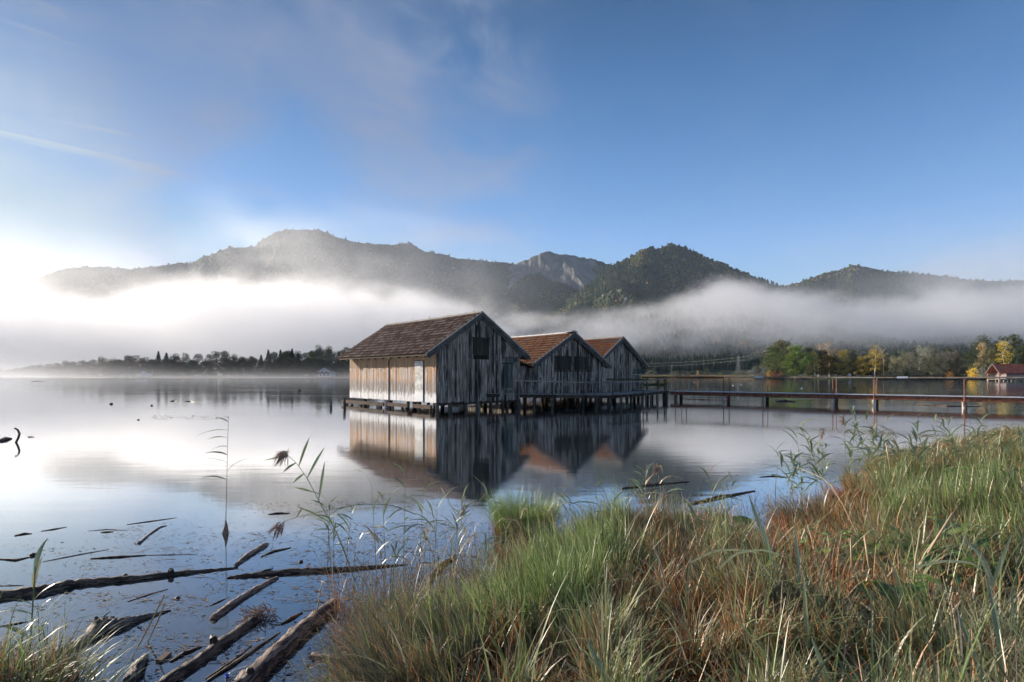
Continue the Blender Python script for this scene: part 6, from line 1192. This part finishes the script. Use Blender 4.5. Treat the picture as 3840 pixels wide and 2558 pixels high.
# upright stick pair, wooden offcut, bottle
for dx, t_, lab in ((0, (616, 2231), 'taller of two straight sticks poking up out of the water'), (10, (618, 2262), 'shorter of two straight sticks poking up out of the water')):
    a = at(488 + dx * 6, 2470 - dx * 6); b = atd(t_[0], t_[1], a.y + .05); m = MB(); m.tube([(0, 0, -.02), (b - a) * .5 + Vector((.01, 0, 0)), b - a], [.004, .006, .005], 6, .9); tag(m.build('stick', stem_m, None, loc=a), lab, 'stick', 'straight sticks standing in the water')
a = at(614, 2468); m = MB(); m.hexa([(-.02, -.055, -.006), (.025, -.058, -.006), (.02, .055, -.006), (-.022, .058, -.006), (-.02, -.055, .016), (.025, -.058, .016), (.02, .055, .016), (-.022, .058, .016)]); tag(m.build('wood_offcut', b_pale, None, loc=a), 'small rectangular wooden offcut floating near the bottom', 'offcut')
t = MT('clear_plastic'); t.p.inputs['Base Color'].default_value = (.8, .86, .9, 1); t.p.inputs['Roughness'].default_value = .12; t.p.inputs['Transmission Weight'].default_value = .75; t.p.inputs['IOR'].default_value = 1.25; plas = t.m
t = MT('blue_cap'); t.col((.08, .12, .62)); t.p.inputs['Roughness'].default_value = .3; capm = t.m
a = at(845, 2542); d = at(943, 2514) - a; e = empty('plastic_bottle', a, math.atan2(d.y, d.x), label='clear plastic bottle with a blue cap floating at the bottom edge', cat='bottle'); l = d.length
m = MB(); m.tube([(l * f, 0, .012) for f in (.12, .2, .3, .42, .5, .58, .8, .95, 1)], [.010, .012, .022, .026, .022, .026, .026, .026, .012], 14); m.build('body', plas, e, smooth=True)
m = MB(); m.tube([(0, 0, .012), (l * .12, 0, .012)], [.0135, .0135], 14); m.build('cap', capm, e)

# floating chaff: small bits too many to count
def debris(name, n, seed, fn, size, label, wr=(.10, .5)):
    rs = np.random.RandomState(seed); px, py = fn(rs, n); d = EYE * F / (py - HY); X = (px - CX) / F * d; z, s = ground(X, d); k = s < .05; X, d = X[k], d[k]; n = len(X)
    a = rs.normal(.25, .6, n); l = size * rs.uniform(.2, 1, n) ** 2.2 * 1.8 + .003; w_ = l * rs.uniform(wr[0], wr[1], n); zz = rs.uniform(.001, .007, n); u = np.stack([np.cos(a), np.sin(a), rs.normal(0, .08, n)], -1); v = np.stack([-np.sin(a), np.cos(a), 0 * a], -1); c = np.stack([X, d, zz], -1); L_ = l[:, None]; W__ = w_[:, None]
    V = np.stack([c - u * L_, c - u * L_ * .2 - v * W__, c + u * L_ * rs.uniform(.6, 1, (n, 1)), c + u * L_ * .1 + v * W__], 1).reshape(-1, 3)
    return tag(link(name, np_mesh(name, V, np.arange(4 * n).reshape(-1, 4), chaff, {'tint': np.repeat(rs.rand(n), 4)})), label, 'floating debris', kind='stuff')
t = MT('chaff'); t.col(t.ramp(t.attr('tint'), [(0, (.04, .03, .022)), (.6, (.14, .10, .07)), (1, (.36, .28, .20))])); t.p.inputs['Roughness'].default_value = .7; chaff = t.m
def near_(rs, n):
    px = rs.uniform(-60, 1900, n * 4); py = 1960 + 620 * rs.uniform(0, 1, n * 4) ** 1.5; lim = np.interp(px, [0, 400, 900, 1200, 1900], [2040, 1985, 1925, 1905, 1880]); k = (py > lim) & (rs.rand(n * 4) < .15 + .85 * np.clip((fbm(px / 170 + 3, py / 45, 4) - .45) * 6, 0, 1)); return px[k][:n], py[k][:n]
debris('floating_chaff', 7500, 1, near_, .013, 'fine brown plant chaff floating between the logs')
debris('floating_chaff', 3800, 2, lambda rs, n: (rs.uniform(2250, 3050, n), 1770 + 260 * rs.uniform(0, 1, n) ** .8), .016, 'fine plant chaff floating beyond the middle bank and in the bay')
debris('floating_chaff', 260, 3, lambda rs, n: (rs.uniform(560, 860, n), 1571 - (rs.uniform(0, 1, n)) * 10 + rs.normal(0, 3, n)), .07, 'broken line of plant chaff on the bright water left of the lone reed')
debris('floating_chaff', 240, 4, lambda rs, n: (rs.uniform(3050, 3840, n), 1512 + rs.normal(0, 6, n)), .10, 'line of drifting chaff behind the footbridge')
debris('floating_chaff', 900, 5, lambda rs, n: (rs.uniform(900, 1950, n), 1880 + np.abs(rs.normal(0, 28, n))), .014, 'pale scum of chaff at the foot of the reflections')

# tangle of dead stalks and thin leaves standing in the shallows
def shallows(n, seed, x0, x1, y0, y1):
    rs = np.random.RandomState(seed); px = rs.uniform(x0, x1, n * 3); py = rs.uniform(y0, y1, n * 3); d = EYE * F / (py - HY); X = (px - CX) / F * d; z, sgn = ground(X, d); k = (sgn > -1.1) & (sgn < .25) & (rs.rand(n * 3) < np.exp(np.minimum(sgn, 0) * 2.2)); return np.stack([X, d, np.maximum(z, 0)], -1)[k][:n]
blades('reed_tangle', shallows(1500, 5, 1250, 2000, 2050, 2558), g_straw, 'tangle of dead straw and orange stalks in the shallows along the bank', 'dead stalks', (.15, .55), (.0018, .0040), .7, .5, 50, 5, tmu=.35, flow=.8)
blades('reed_tangle', shallows(1100, 6, 1300, 2100, 2000, 2558), g_sedge, 'thin grey green stems standing in the shallows along the bank', 'stems', (.2, .6), (.0015, .0030), .35, .4, 51, 5, tmu=.4)
blades('reed_tangle', shallows(1300, 7, 1950, 3050, 1850, 2120), g_straw, 'dead stalks fringing the far edge of the middle bank', 'dead stalks', (.15, .5), (.002, .0042), .7, .6, 52, 5, tmu=.3, flow=.9)
blades('shore_grass', shallows(1700, 8, 1350, 3050, 1850, 2558), g_fresh, 'ragged green grass growing out of the water along the bank', 'grass', (.15, .5), (.002, .0048), .3, .6, 53, 5, flow=.5)
blades('coarse_grass', sample(9000, 61, dens=mixd((.6, one), (.5, patch(1.3, 33, .4, .6)))), g_green, 'broader arching green blades standing above the fine grass', 'grass', (.22, .55), (.004, .0090), .45, 1.1, 61, 7, tmu=.55, flow=.6)
blades('coarse_grass', sample(4200, 62, dens=one), g_straw, 'long bent dead stalks standing above the fine grass', 'dead stalks', (.18, .5), (.0028, .0058), .75, .35, 62, 4, tmu=.5)

debris('floating_twigs', 650, 11, near_, .085, 'scattered broken twigs floating between the logs', (.015, .06))
debris('floating_twigs', 160, 12, lambda rs, n: (rs.uniform(2200, 3000, n), 1790 + 260 * rs.uniform(0, 1, n) ** .8), .11, 'broken twigs floating beyond the middle bank', (.015, .06))
debris('floating_chaff', 2600, 13, lambda rs, n: (rs.uniform(1150, 2050, n), rs.uniform(1960, 2500, n)), .016, 'dead leaves and chaff gathered among the reeds')
